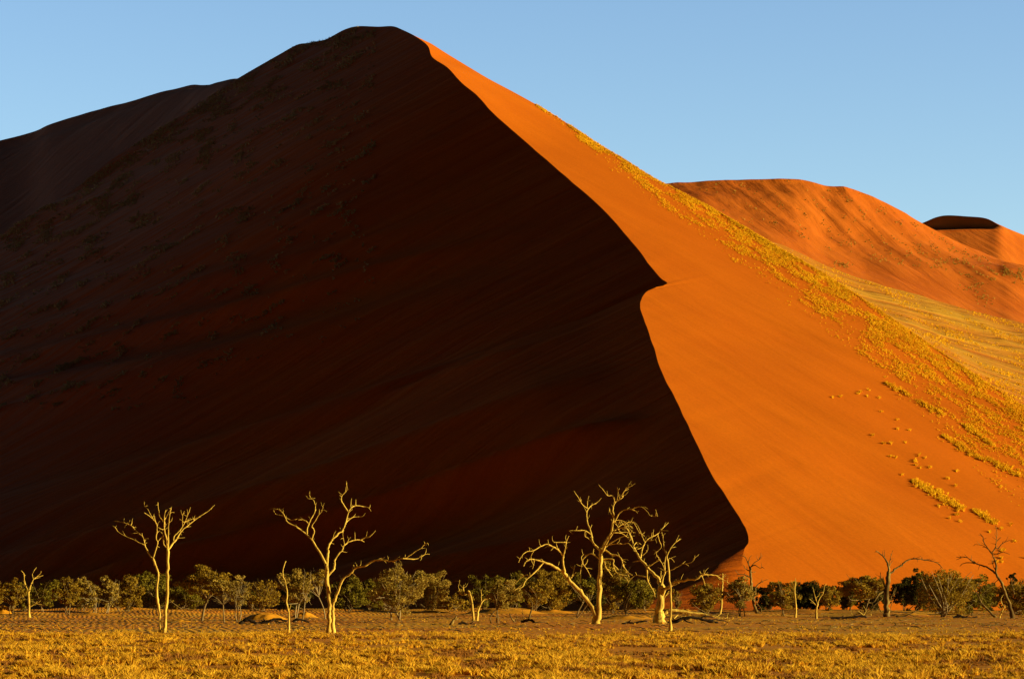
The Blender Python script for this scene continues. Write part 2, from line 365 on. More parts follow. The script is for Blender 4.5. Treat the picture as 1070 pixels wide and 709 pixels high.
def ground_mat():
    m, nt, b = mat('desert_ground')
    f = noise(nt, coords(nt, (.05, .03, 1)), 1.0, 5, .6, .4)
    c = ramp(nt, f, [(.38, (.86, .40, .016)), (.50, (.84, .32, .013)), (.62, (.86, .28, .010))])
    g = noise(nt, coords(nt, (1, .45, 1)), 1.6, 6, .75)
    c = mixc(nt, .65, c, ramp(nt, g, [(.35, (.55, .5, .42)), (.58, (1, 1, 1))]), 'MULTIPLY')
    nt.links.new(c, b.inputs['Base Color'])
    wv = nd(nt, 'ShaderNodeTexWave'); wv.bands_direction = 'X'; wv.inputs['Scale'].default_value = .45; wv.inputs['Distortion'].default_value = 9.0
    wv.inputs['Detail'].default_value = 2; wv.inputs['Detail Scale'].default_value = .6
    nt.links.new(coords(nt, (1, .35, 1), (0, 0, R(8))), wv.inputs['Vector'])
    sp_ = nd(nt, 'ShaderNodeSeparateXYZ'); nt.links.new(coords(nt), sp_.inputs[0])
    rm = nd(nt, 'ShaderNodeMapRange'); rm.inputs['From Min'].default_value = 190; rm.inputs['From Max'].default_value = 235; nt.links.new(sp_.outputs[1], rm.inputs[0])
    h = math_(nt, 'ADD', math_(nt, 'MULTIPLY', math_(nt, 'MULTIPLY', wv.outputs['Fac'], rm.outputs[0]), .6), math_(nt, 'MULTIPLY', g, .6))
    bump(nt, b, h, .8, .07)
    return m
ground = mesh_obj('ground', GG.reshape(-1, 3), grid_faces(*XX.shape), ground_mat()); tag(ground, kind='structure')
# ------------------------------------------------------------------ tubes
def tube(pts, rad, n=6):
    pts = np.asarray(pts, float); K = len(pts)
    t = np.gradient(pts, axis=0); t /= np.maximum(np.linalg.norm(t, axis=1, keepdims=True), 1e-9)
    ref = np.array([0.13, 1.0, 0.21]); ref = np.where(np.abs(t @ ref)[:, None] > .95, np.array([1.0, .1, 0]), ref)
    a = np.cross(t, ref); a /= np.linalg.norm(a, axis=1, keepdims=True); b = np.cross(t, a)
    th = np.arange(n) * 2 * math.pi / n
    V = pts[:, None] + np.asarray(rad)[:, None, None] * (np.cos(th)[None, :, None] * a[:, None] + np.sin(th)[None, :, None] * b[:, None])
    V = V.reshape(-1, 3); i = np.arange(K - 1)[:, None] * n; j = np.arange(n)[None, :]; j2 = (j + 1) % n
    Fq = np.stack([i + j, i + j2, i + n + j2, i + n + j], -1).reshape(-1, 4)
    V = np.vstack([V, pts[-1] + t[-1] * rad[-1]]); e = len(V) - 1
    cap = np.array([[(K - 1) * n + k, (K - 1) * n + (k + 1) % n, e, e] for k in range(n)])
    return V, Fq, cap[:, :3]
class MB:
    def __init__(s): s.v = []; s.q = []; s.n = 0
    def add(s, V, Fq):
        s.v.append(V); s.q.append(np.asarray(Fq) + s.n); s.n += len(V)
    def tube(s, pts, rad, n=6):
        V, q, c = tube(pts, rad, n)
        s.add(V, np.vstack([q, np.column_stack([c, c[:, 2]])]))
    def build(s, name, m, parent=None, origin=None, smooth=True):
        V = np.vstack(s.v); Q = np.vstack(s.q)
        if origin is not None: V = V - np.asarray(origin)
        tri = Q[:, 2] == Q[:, 3]
        me = bpy.data.meshes.new(name)
        sizes = np.where(tri, 3, 4).astype(np.int32); starts = np.r_[0, np.cumsum(sizes)[:-1]].astype(np.int32)
        loops = Q.ravel()[np.column_stack([np.ones((len(Q), 3), bool), ~tri]).ravel()].astype(np.int32)
        me.vertices.add(len(V)); me.vertices.foreach_set('co', V.astype(np.float32).ravel())
        me.loops.add(len(loops)); me.loops.foreach_set('vertex_index', loops)
        me.polygons.add(len(Q)); me.polygons.foreach_set('loop_start', starts)
        me.update(calc_edges=True); me.polygons.foreach_set('use_smooth', np.full(len(Q), smooth)); me.materials.append(m); me.update()
        o = bpy.data.objects.new(name, me); col.objects.link(o)
        if parent is not None: o.parent = parent
        return o

# ------------------------------------------------------------------ dead trees, limb by limb
def base_point(px, py):
    D = F_PX * EYE / (py - 626.0)
    for _ in range(6):
        p = at(px, py, D); h = float(gheight(p[0], D)); D = F_PX * (EYE - h) / (py - 626.0)
    p = at(px, py, D); p[2] = float(gheight(p[0], D)); return p, D
def dead_tree(name, label, cat, base, trunk, branches, m=None, group=None, depth=.5, root_flare=True, mb_n=7, seed=1, bname='branch'):
    """trunk: list of strings 'w0 w1 x y x y ...' (pixel traces); branches: list of lists of such strings"""
    rg = np.random.default_rng(seed); m = m or DEAD
    o, D = base_point(*base); s = D / F_PX
    known = [(base[0], base[1], 0.0)]
    def poly(tr, first=False):
        a = [float(v) for v in tr.split()]; w0, w1, xy = a[0], a[1], np.array(a[2:]).reshape(-1, 2)
        kk = np.array(known); d2 = (kk[:, 0] - xy[0, 0]) ** 2 + (kk[:, 1] - xy[0, 1]) ** 2; z0 = kk[int(np.argmin(d2)), 2]
        L_ = np.r_[0, np.cumsum(np.linalg.norm(np.diff(xy, axis=0), axis=1))]
        k = 0 if first else rg.choice([-1, 1]) * rg.uniform(.25, 1) * depth
        zz = z0 + k * L_ + (0 if first else 1) * rg.normal(0, .25, len(L_)).cumsum() * min(1.5, L_[-1] / 20)
        for (x, y), z in zip(xy, zz): known.append((x, y, z))
        if not first and len(xy) > 1:
            for i in range(len(xy) - 1): known.append((.5 * (xy[i, 0] + xy[i+1, 0]), .5 * (xy[i, 1] + xy[i+1, 1]), .5 * (zz[i] + zz[i+1])))
        P3 = np.array([at(x, y, D + z * s) for (x, y), z in zip(xy, zz)])
        n = max(len(xy) * 3, 4); ts = np.linspace(0, len(xy) - 1, n)
        P = catmull(P3, ts); Lt = np.interp(ts, np.arange(len(xy)), L_) / max(L_[-1], 1e-6)
        r = (w0 + (w1 - w0) * Lt ** .8) * .5 * s
        r = r * (1 + .10 * rg.normal(0, 1, n)); P[1:-1] += rg.normal(0, .16, (n - 2, 3)) * r[1:-1, None] * 1.2
        if first and root_flare: r = r * (1 + .55 * np.exp(-Lt * L_[-1] / 3.5)); P[0, 2] -= .25
        if not first and L_[-1] > 9:
            for _ in range(int(L_[-1] / 6)):
                i = int(rg.integers(int(n * .25), n)); tdir = P[min(i + 1, n - 1)] - P[max(i - 1, 0)]; tdir /= np.linalg.norm(tdir) + 1e-9
                e = tdir * rg.uniform(.2, .8) + rg.normal(0, .55, 3) + np.array([0, 0, .35]); e /= np.linalg.norm(e); l = rg.uniform(2.5, 8.5) * s
                k = e + rg.normal(0, .35, 3); twig.append((np.array([P[i], P[i] + e * l * .5, P[i] + e * l * .5 + k / np.linalg.norm(k) * l * .5]), np.array([min(.30 * s, r[i]), .21 * s, .10 * s])))
        return P, np.maximum(r * (.92 - .25 * Lt * (not first)), .012)
    twig = []
    root = empty(name, o); tag(root, label, cat, group)
    mb = MB()
    for i, t in enumerate(trunk): mb.tube(*poly(t, i < 2 and abs(float(t.split()[3]) - base[1]) < 3), n=9)
    mb.build('trunk', m, root, o)
    for br in branches:
        mb = MB()
        twig.clear()
        for t in br: mb.tube(*poly(t), n=6)
        for tp, tr in twig: mb.tube(tp, tr, n=4)
        mb.build(bname, m, root, o)
    return root

dead_tree('dead_tree', 'tall pale dead tree at the left with two slim parallel trunks and upswept bare twigs', 'dead tree', (171.5, 660),
 ['3.6 3.0 172.3 660 172.5 650 173.4 634.6 174.8 619 175.2 600 175.3 587 175.2 573', '3.0 2.4 167 660 167.2 652 166.7 639 165 630 163.8 619 165.2 605 165 597 162.2 589.5 159.8 583'],
 [['2.2 1.0 175.2 574 173.8 562.4 171.6 552 171.8 544.3 168 541 165.8 534 165 524.6', '1.0 .6 171.8 544.3 171.8 539 173 532.5', '1.0 .6 171.8 543 174.8 537.5 178 532 178.8 529.6', '1 .8 171.5 552 169.8 553 165.3 550.5', '1.2 1 175 572.5 171 568 170.9 560 166.4 563.5 164.6 567'],
  ['1.8 .8 175.5 572 176 563.5 176 552 177 541 178.8 530'],
  ['2.2 .8 175.6 574 180 568 184.4 563 190 554 195.7 549.4 203.6 543 209.2 538.7 216 534.7 220.5 531.3', '1.2 .7 181.5 565 182 560 186 556 190.6 550 192.9 545.4 196.3 537.5 199 529.6', '1 .6 190.6 550 190.6 543 191.2 536.4 192.9 533.6', '1.1 .6 193 545 199 542.6 205.9 540.4', '1 .7 194 550.5 199.5 549.6'],
  ['2.2 .9 160.3 585 155 577 151.7 570 149.5 561 145 556.7 139.3 551 136.5 548.3 132 546.6 126.9 545 119.6 544', '1 .5 136.5 548.3 137.6 546.6 138.4 541.5', '1.1 .6 151 569 146 566.9 138.8 563 133 560.7 124 555.8 121.3 551.6', '1 .7 149 561 148.3 556.7'],
  ['1.6 1.0 159.8 583.5 160.8 580.4 163.6 571.4 164.7 566.3 163 561.8 164.1 554.5 163.6 547 159.6 542 155 538 150.6 535.3', '1.2 .6 160 542 157.4 537.6 154.5 532 151.2 528.5', '1.2 .8 163 547 162 543 161.3 538.5'],
  ['.9 .5 165.2 597 168.9 599 171.7 601']], seed=2, depth=.45)

dead_tree('dead_tree', 'large pale dead tree left of centre with a long bare limb reaching right', 'dead tree', (345.5, 661),
 ['5.2 4.4 343.8 661 344.3 650 344.4 640 344.3 630 343.2 618.8 342 607.6 342 597.4 341.2 590', '4.4 3.4 348.6 661 348 650 347.7 641 348.2 632 350 625.5', '2.4 2 346 661 346 645 345.5 632'],
 [['3.2 2.0 349.6 627 352 621 355.6 611 360 603 368 597.4 372.5 592.3 381.5 590.6 389.6 585.7 395 584.5 403 585 410 585.7 415.6 583.8 422 583', '1.8 .8 421 583 433.6 583.8 439 581.7 444.9 578.6 448.8 578.7', '1.6 .7 421.5 583 428 580 435.9 574.4 440.4 572 443.8 568 446.6 567', '.8 .5 443.8 568 443.2 565.5', '1.2 .7 409 585.5 413 587.6', '.8 .5 423 582.5 423.6 579', '1 .6 367.5 598 372 602'],
  ['3.4 1.4 341.2 591.5 342.3 583 342.8 576 342.8 571.6 345.6 565.4 351.3 559 357 554.7 359.3 550.8 361.8 544 363.5 537 366.3 531 370.2 528.2 375.9 528.2 379.8 529', '.8 .5 379 528.9 384.9 530 387.7 533.8', '1.1 .6 366.8 530.5 366.6 526 367.4 520.3', '1 .6 371.6 528 371.9 521.4', '1.6 1 363.8 534.4 359 527 356.7 522.6 357.6 517 362.3 511.8 361.8 504.5', '1.1 .7 357.6 517 353.3 513.3', '1 .6 362.3 511.8 364.2 510.5', '1.8 .9 362 545 366.8 541 370.2 539.7 375.9 539.7', '.9 .5 357 555 355 550.5'],
  ['2.6 1.5 342.2 603 345 598.6 349.6 593 349.6 586 352.4 580.6 357 575 359.7 569.3 365.4 565.4 372.7 563.5 378.3 564', '1.5 1 376.5 563.6 380.5 565.8', '1.5 .8 377 563.6 382.3 560.9 385.7 560.9 392.4 554', '.9 .6 371 563.5 370.7 555.8', '.8 .6 359.9 569 358.8 562 357.8 556'],
  ['3.0 1.2 341.4 592 335.3 579 329.6 570 325.7 563 319.5 557.5 309.3 549.6 300.3 545 297.5 539.5 295.8 536 291.3 532 288.5 531.9', '1 .5 297 538.5 294.7 538.3 286.8 536.6', '1.8 .8 320.5 558 321 552 322.9 546.8 324.5 542.3 328.5 536 329.6 529 327.4 522.6 324.5 519.7 322.6 514.7', '1.5 .9 322.9 547 319.5 544 316 542.6 309.9 542 304 543 299.7 540.6', '1.7 .7 325.5 563 327.9 556.4 327.9 552.4 325.7 549.6 329.6 543.4 332.4 538.3 336.4 533.8 337.5 529.9']], seed=5, depth=.5)

dead_tree('dead_tree', 'widest pale dead tree right of centre with one leaning trunk and drooping twiggy limbs', 'dead tree', (622.5, 651),
 ['6.0 4.6 623.8 651 625 644 626.5 628 626.7 610 627.2 593 627.8 579.7 628.6 573', '5.2 4.2 621.6 651 620.4 636 612.6 626 605.8 617 596.8 607.9 590.5 600'],
 [['4.2 1.6 592 602 588.6 597 580.7 593 574.5 589 567 586.7 560.5 584.5 553.7 584 549 586.7 547 591', '2.2 1 567.5 587.5 561.6 594.6 554.2 601.4 548.6 607 545.8 612.7 537.3 615.5', '1.4 .9 553.5 601.8 548.6 600.3 541.3 606 535 612.7', '1.2 .8 548 608 542.4 612.7 537 617', '1.2 .6 558 585 557.5 590 556.5 594'],
  ['3.0 1.2 589.6 597.8 588.6 588 588.6 580 590.9 571 591.5 565.3 594.3 559.7', '1.5 .8 591.5 565.9 579.6 565.9 577.5 564.5', '.9 .6 581 566 582.4 572 584.5 573', '2.0 1 588.6 581 584 574.9 578.5 571.5 571.7 568 565 570.4 557 575 550.3 576 544.7 581 541.8 587.3', '1.1 .6 557.5 575 554.8 581 555.4 586.7', '.9 .6 578.5 571.5 575.5 574.9'],
  ['1.2 .7 597 603.5 600 594.6 598.8 591', '1 .6 597.5 602.5 602 597.4', '.9 .6 600 594.6 596 591'],
  ['2.0 .9 628 585 619 578.5 612.7 580 608.3 587 613.5 594.6 617.4 602.5', '1 .7 608.3 587 607.6 581.5 610 578.8', '1 .6 611 590.5 613.6 586.5 614 583.8', '1 .7 608.4 588 606.7 596 606.8 608', '.9 .6 619.5 578.6 620.5 573'],
  ['2.6 1.2 628.4 576 623.8 571 619.3 565.6 617.3 555 613.7 545 613 537 614.2 531.6 618.2 527.6 622.7 525.7', '1.2 .7 613.9 531 608.6 527 604.7 520.3 599.6 512.4', '1 .6 613.5 530 613.9 524 615.2 517.8', '1.3 .7 617.2 558 611.4 554 603.5 553.9 594.5 553.9', '1.2 .8 622.8 570 615.9 563 611.5 560 610.6 556.6', '1 .6 616.5 552.5 618.4 547.8'],
  ['2.8 1.2 628.6 574 634 563 638.5 556.4 640 547.4 641.3 539.5 640.2 531.6 642.4 524.8 646.4 522 650.9 518.6 650.9 514.7 655.4 509.6 660.5 507', '1.3 .7 642.4 524.8 641.3 520.3 639.6 517.5 635 517.5 631.7 513.5 628.9 509.6', '1.1 .7 644.7 522.5 645.8 515.8 645 509', '1 .6 640.8 540 638 535 636.5 529.9', '1.6 .8 641.5 546 646.4 536.9 650.9 533 657.7 531.6 660 531.5 667.8 529 672.3 530.5 676.3 534.4 680.2 538.9 687 538.9', '1 .7 659 531.6 663 533.4 667.3 533.8', '1 .6 640.5 547 638.5 542'],
  ['3.0 1.2 628.8 577 634 566.5 639 558.5 644 552.4 650.9 550.8 655.4 553 658 558 659.5 563', '1.6 .9 632 571.5 637 567.5 640.7 565.4 648.6 561 653 559.8 657 562.6', '1.4 .9 641 556.5 646.4 556.4 650.9 557.5 655.4 561', '1.3 .7 634.5 569.4 643 567.7 650.9 568.2 656.5 567.2 660.5 571.5 664 574', '1.3 .7 642.5 553.5 647.5 549 653 546.5 657.7 545 662 545.7 667.8 555.3 673.5 559.8', '1.2 .7 641.3 545 648.6 547.4 655.4 549.6 662 556.4', '1 .6 641.5 544 647 543 653 545 657.5 549', '1 .6 646 552 648.5 555.5 654 555.5 658.5 556', '1 .6 643 547 647.5 551.5', '1 .6 653.5 550 658 549 661.5 551.5'],
  ['2.4 1.0 628.9 575.5 631.7 574 638.5 579 645.3 580 649.8 584.7 650.9 591 656.5 597.7 661 600.5', '1.1 .6 649.8 584.7 653.7 587', '1.2 .7 651 589 654 596 657.7 602'],
  ['2.0 .9 628 583.6 640.7 584 640.7 589.8 644 597.7 650.9 601 656 606', '1.1 .6 640.8 589 646.4 595', '1.2 .7 631.7 583.8 632.9 592 637.4 597.7 640 602']], seed=11, depth=.55)

dead_tree('dead_tree', 'pale dead tree with a short stout dark trunk and a crooked limb pointing right', 'dead tree', (689, 650),
 ['10 7.0 689.5 650 689.4 643 689.6 635 690.0 621.6 690.6 615 691 611', '4 3 684.5 650 685.5 640 687.5 628'],
 [['4.6 1.4 690.6 613.5 688.3 604.7 683.8 599.6 677.5 594 676 591 670.3 585 665.8 578 662.4 571.6 660 562.6 656.8 553.5 652.3 549', '2.2 .8 669.4 582.5 671.4 572.7 674.8 564.8 680.5 560.9 687.2 557.5 690.6 553.5 698.5 545.6', '1 .6 691 553.6 698 554.3', '1 .6 687.2 557.6 688.9 564.8 691.2 571 686 577 686.7 580.6 690 585', '1 .6 675.5 564.5 681 564 685 562.6 687.5 559', '1.1 .7 674 567 670.5 559 666.9 550 663 545.6 659 545', '1 .6 671.4 580 676.5 575 676.9 569', '.9 .5 680.8 561 681.3 556', '1.2 .8 662 570 665.5 566 670 568.5', '1.1 .6 663 572.5 667.5 573 671 571'],
  ['1.4 .8 669.8 585 665.2 585.9 661.3 587'],
  ['2.0 1.1 676 591.5 676 598.6 677.6 607.7 682.7 616.7 684.5 623', '1.5 .8 676.2 602.5 669 601.3 663.5 600.9 658.5 604.8 657.5 606'],
  ['1.6 1.0 676.5 592 680.5 589.6 687.2 585.7 689.5 585 693.2 591.5 694 597'],
  ['2.8 1.4 691 613.5 692.3 605.8 694.5 598 694.5 588.5 695.5 582', '1.8 1.2 691.5 609 690.6 602 690.6 596', '1.2 .7 694.3 597 701.9 594.7 707.5 591.9 713 589 716.5 588.5 722 587.4 725.6 583.4 725.8 580.6', '1 .6 716 588.6 719.5 591', '.9 .5 712.5 589.2 716 586'],
  ['4.2 3.2 691 624 695 616 699.6 612 706.4 607.5 713 606.4 722 604.7 729 603.5 732.9 600 735.7 599', '1.8 .9 733 600 740 600.2 748 601 757 606.4 762 609', '1.3 .7 733 601 734.5 604 736.8 611.4', '1.5 .8 732.5 600 731.2 596.3', '1.2 .7 734 600 736.5 596.6', '1.6 1 698 613.5 704 611 709.8 608.6'],
  ['1.5 1 691.5 630 695 622.7 698.8 617.2']], seed=23, depth=.5)

dead_tree('dead_sapling', 'slim pale dead sapling standing in front of the stout dark dead trunk', 'dead tree', (700.2, 658.5),
 ['3.0 1.8 700.2 658.5 700.5 646 701.2 635 700.7 623.8 701.1 612.6 699 604.7 698.5 590 696.8 582'],
 [['1.6 .7 696.9 583 696.6 579.5 694 572.7 692.9 562.6 691.5 555.5'], ['1.3 .7 696.8 580.5 700.7 572.7 705.3 567 710.3 562.6'], ['.9 .6 698.2 585 699 583 702 583.5 704.6 587']], seed=3, depth=.3)
dead_tree('dead_sapling', 'single thin crooked pale dead stick left of the large dead tree', 'dead tree', (301.4, 660.5),
 ['2.6 1.0 301.4 660.5 302 646 300.9 635.8 299.2 629 300.3 621 298 606.4 295.8 602 295.8 594 298.6 586'],
 [['1.1 .6 301.4 638 303.6 633 304 631'], ['.8 .5 298.6 610 296.2 607']], seed=4, depth=.15)
dead_tree('dead_tree', 'short pale dead tree at the far left edge with forked curling top', 'dead tree', (30.4, 644.5),
 ['2.6 2.0 30.6 644.5 30.4 633.5 30 617.7'],
 [['1.8 .9 30 619 27 612 25.4 605 25.4 599.7 22 595.7'], ['1.8 .8 30 618.5 32.7 609.8 35 605 38.3 602.5 45 600.8', '1.1 .6 35 605 33.8 599.7 36 595', '1 .6 38.3 602.2 42.3 598.5 43 596'], ['1.3 .7 31 633.5 37.2 630 42.3 627.3', '.8 .5 37 630 44 631.5']], seed=5, depth=.3)
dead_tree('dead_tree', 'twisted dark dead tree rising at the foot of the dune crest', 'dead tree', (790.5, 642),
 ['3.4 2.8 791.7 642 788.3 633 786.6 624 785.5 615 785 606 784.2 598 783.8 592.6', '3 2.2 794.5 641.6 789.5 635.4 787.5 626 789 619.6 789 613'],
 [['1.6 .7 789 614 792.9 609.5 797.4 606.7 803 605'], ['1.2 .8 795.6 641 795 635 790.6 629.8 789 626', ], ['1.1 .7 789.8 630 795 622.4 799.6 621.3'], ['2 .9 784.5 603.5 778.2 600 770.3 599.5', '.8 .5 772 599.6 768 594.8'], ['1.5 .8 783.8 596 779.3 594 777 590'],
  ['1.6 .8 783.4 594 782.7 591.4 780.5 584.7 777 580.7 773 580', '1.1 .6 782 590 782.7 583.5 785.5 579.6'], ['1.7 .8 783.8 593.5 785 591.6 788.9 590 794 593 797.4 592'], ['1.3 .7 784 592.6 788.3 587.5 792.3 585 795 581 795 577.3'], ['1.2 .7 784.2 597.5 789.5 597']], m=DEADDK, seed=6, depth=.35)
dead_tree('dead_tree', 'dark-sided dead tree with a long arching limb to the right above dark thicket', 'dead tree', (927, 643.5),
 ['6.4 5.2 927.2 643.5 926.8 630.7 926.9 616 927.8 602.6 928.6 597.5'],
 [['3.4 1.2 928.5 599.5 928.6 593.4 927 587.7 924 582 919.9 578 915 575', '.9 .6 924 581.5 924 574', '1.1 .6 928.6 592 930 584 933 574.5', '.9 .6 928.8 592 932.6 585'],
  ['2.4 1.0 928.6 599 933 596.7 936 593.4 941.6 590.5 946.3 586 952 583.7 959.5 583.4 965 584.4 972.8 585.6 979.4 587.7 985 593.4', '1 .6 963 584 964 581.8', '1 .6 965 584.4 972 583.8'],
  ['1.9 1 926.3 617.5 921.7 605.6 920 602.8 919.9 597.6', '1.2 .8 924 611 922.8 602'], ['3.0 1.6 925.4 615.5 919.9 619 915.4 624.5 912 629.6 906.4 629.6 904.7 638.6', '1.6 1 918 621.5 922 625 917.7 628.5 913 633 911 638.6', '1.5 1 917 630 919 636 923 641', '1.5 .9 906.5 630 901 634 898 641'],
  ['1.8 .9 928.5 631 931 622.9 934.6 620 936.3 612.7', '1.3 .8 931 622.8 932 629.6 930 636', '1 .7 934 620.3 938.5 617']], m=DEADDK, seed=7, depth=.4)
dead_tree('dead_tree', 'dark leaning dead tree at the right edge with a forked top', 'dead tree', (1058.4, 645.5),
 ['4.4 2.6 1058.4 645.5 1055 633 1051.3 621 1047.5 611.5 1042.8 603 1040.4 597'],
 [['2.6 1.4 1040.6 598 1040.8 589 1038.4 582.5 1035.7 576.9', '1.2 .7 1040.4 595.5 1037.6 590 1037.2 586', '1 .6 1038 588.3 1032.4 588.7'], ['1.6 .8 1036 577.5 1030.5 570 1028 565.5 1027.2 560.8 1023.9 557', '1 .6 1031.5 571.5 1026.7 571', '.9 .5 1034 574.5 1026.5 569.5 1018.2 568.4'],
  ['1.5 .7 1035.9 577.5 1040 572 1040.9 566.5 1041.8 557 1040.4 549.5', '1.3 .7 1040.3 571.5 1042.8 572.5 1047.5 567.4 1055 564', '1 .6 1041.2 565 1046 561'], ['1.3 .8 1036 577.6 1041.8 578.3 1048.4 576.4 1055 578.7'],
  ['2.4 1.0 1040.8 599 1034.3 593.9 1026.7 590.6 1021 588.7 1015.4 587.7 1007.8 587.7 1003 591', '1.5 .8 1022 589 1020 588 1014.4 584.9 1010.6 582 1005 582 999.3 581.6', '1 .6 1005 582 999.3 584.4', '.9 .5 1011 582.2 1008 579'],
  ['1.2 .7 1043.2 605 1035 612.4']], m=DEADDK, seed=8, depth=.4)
dead_tree('dead_tree', 'slim dead trunk between the crooked limb and the twisted tree at the dune foot', 'dead tree', (752.5, 642.5),
 ['2.6 1.4 752.3 642.5 754 626 754.5 615 755 608 755 599'], [['1.2 .7 754.3 619 751 613 750.5 609'], ['1.4 .8 755 607.5 751 605 745.5 603.5'], ['.9 .6 754.8 603 758 599.5']], seed=9, depth=.2)
dead_tree('dead_sapling', 'thin pale dead stem with a small fork in front of the dark thicket', 'dead tree', (831.2, 644.6),
 ['2.2 1.5 831.2 644.6 831.8 634 830.6 622 830.6 613 831.4 608.5'], [['1 .6 830.8 611 827.8 609 827 606'], ['1 .6 831.4 609 831.2 603.8']], seed=10, depth=.2)
dead_tree('dead_sapling', 'small pale Y-shaped dead tree beyond the rippled sand', 'dead tree', (852.6, 645.8),
 ['2.4 1.8 852.6 645.8 853.2 637.7 854.3 629.8'], [['1.4 .7 854.3 631 852 624 849.8 615'], ['1.3 .7 854 631 857 624 860 620 861 615.5'], ['1.1 .6 853.8 633 849 628 845.5 625']], seed=11, depth=.3)
dead_tree('broken_tree', 'broken two-stemmed stump with smooth pale curved boles beside green bushes', 'broken tree', (497, 648),
 ['3.2 2.2 494.8 648 494.2 638.5 493 628 491.4 620.5 489 617', '3 1.6 498.2 647.6 499.9 637.4 502.7 630.6 506 626 511.7 625'],
 [['1.2 .7 491.5 622 487.5 619.5 483 621.5 478.5 617', '.9 .5 486 620.3 484 614 486.5 609', '.9 .5 482 620 479 613 480.5 607', '.8 .5 484 614 480 610'], ['1.2 .7 502.7 631 503 622 502.5 616']], m=DEAD, seed=12, depth=.3)
dead_tree('leaning_stump', 'short black stump leaning right on open ground left of the broken tree', 'stump', (471, 652.4), ['3.0 1.6 471 652.4 473.5 648 476.8 643.6'], [['1 .7 474 648 472 645.5']], m=DEADDK, seed=13, depth=.1)
dead_tree('dead_shrub', 'low leafless shrub with two thin bent stems in front of the central bushes', 'dead shrub', (537.7, 649.4),
 ['1.8 1 537.7 649.4 534.5 645.5 532.6 640.5'], [['1 .6 538 649 540.5 644 539 640.5'], ['1 .6 536 647.5 545 648 547 643 545.2 640']], m=DEADDK, seed=14, depth=.3)
dead_tree('dead_shrub', 'leafless dark shrub with forked pale twigs left of the leaning trunk', 'dead shrub', (552.5, 648.6),
 ['2 1.2 552.5 648.6 553.8 642 555.9 635 556 629'], [['1.1 .6 555.8 636 560 630 565.5 625.5', '.8 .5 560 630 561 625'], ['1 .6 556 630 553 624 550.5 620'], ['1 .6 553.8 643 549.5 646.5']], m=DEADDK, seed=15, depth=.4)
dead_tree('dead_tree', 'low dead trunk leaning left beside the dark leaning tree at the right edge', 'dead tree', (1040.5, 644.5),
 ['3.0 1.6 1040.5 644.5 1034.3 638.9 1028.6 633 1025.8 630 1023.9 626.6 1021.5 620'], [['1.2 .7 1025.5 629 1027 622 1031.4 616'], ['1.1 .6 1022 621.5 1018 615 1017.5 610'], ['1 .6 1028.6 633 1022 629']], m=DEADDK, seed=16, depth=.3)
dead_tree('dead_shrub', 'tangled grey dead shrub at the foot of the leaning tree at the right edge', 'dead shrub', (1044.5, 645),
 ['1.8 1.1 1044.5 645 1047.5 637 1050 632'], [['1.2 .7 1044 644.5 1048 638.5 1053.5 635 1057 636'], ['1 .6 1047.5 637.5 1042 632 1038 631.5'], ['1 .6 1049 634 1046 627 1047 622'], ['1 .6 1045 643 1052 641 1056 644']], m=DEAD, seed=17, depth=.5)
dead_tree('dead_shrub', 'tangled bleached dead shrub left of the tree with the arching limb', 'dead shrub', (903, 644),
 ['2.2 1.2 903 644 899 640 896 638.5'], [['1.1 .6 902 643 905 638 903.5 635'], ['1.3 .7 898 640 893 642 889 644.5'], ['1 .6 904 644 908 640.5 911 643']], m=DEAD, seed=18, depth=.5)
# fallen wood
def fallen(name, label, cat, base, main, more, m, seed):
    if m is BLACK_WOOD_SHADE:      # dark pieces drawn thicker, among them the branch standing for tree shadow
        fat = lambda t: ' '.join([str(float(v) * 1.7) if i < 2 else v for i, v in enumerate(t.split())])
        main = fat(main); more = [fat(t) for t in more]
    return dead_tree(name, label, cat, base, [main], [[t] for t in more], m=m, seed=seed, depth=.35, root_flare=False)
fallen('fallen_log', 'long pale fallen log lying right of the stout dark dead trunk', 'fallen log', (720, 648), '4.5 2.0 694 640 700 637.5 713 638 722 639.5 732 640.5 742 643 752 645.5',
       ['2.4 1.2 702 648 706 643.5 713 640 719 639.5', '1.8 1 728 640.5 735 643.5 741 648.5', '2.2 1.2 716 640 720 644 722 649', '1.8 1 738 642 748 643.5 757 646.5 762 645.5', '2 1 700 647 710 647.5 718 645 726 646', '1.4 .8 747 644.7 750 643 753 640.7', '2 1.2 741 649 748 647.5 757 648.5 763 647'], DEAD, 31)
fallen('fallen_branch', 'added dark crooked branch for tree shadow below the orange mound left of the thin stick', 'fallen branch', (275, 651), '2.6 1.4 250 651 254 649 259 646.8 264 648.6 268 650.6 275 650 282 648.5 287 646.5 293 646.5 299 648.5',
       ['1.6 .8 270 650.5 276 648.8 283 649.2', '1.2 .7 277 648.4 275 646', '1.2 .7 259 647 256 644.8', '1.4 .8 287 648 292 649.6 297 650'], BLACK_WOOD_SHADE, 32)  # added black branch shape where nearby trees only cast their shadow
fallen('fallen_branch', 'small dark fallen branch on the sand just right of the thin stick', 'fallen branch', (315, 650), '2 1 306 649.5 311 646.8 317 647.8 323 649.6', ['1.1 .6 311 647 309.5 644.5', '1.1 .7 317 648 321 646.5'], BLACK_WOOD_SHADE, 33)
fallen('fallen_branch', 'dark fallen branch lying left of the broken two-stemmed stump', 'fallen branch', (486, 651.5), '1.8 1 479 652 484 650.2 489 651.6 494 650', ['1 .6 484 650.4 482.5 648.2', '1 .6 489 651.4 492 653'], BLACK_WOOD_SHADE, 34)
fallen('fallen_branch', 'short dark log with a pale end lying left of the leaning trunk base', 'fallen branch', (552, 650), '2 1.6 545 649.8 550 647.6 554.5 647.4 558 649.6', ['1.1 .6 548 648.4 546.5 646.2'], BLACK_WOOD_SHADE, 35)
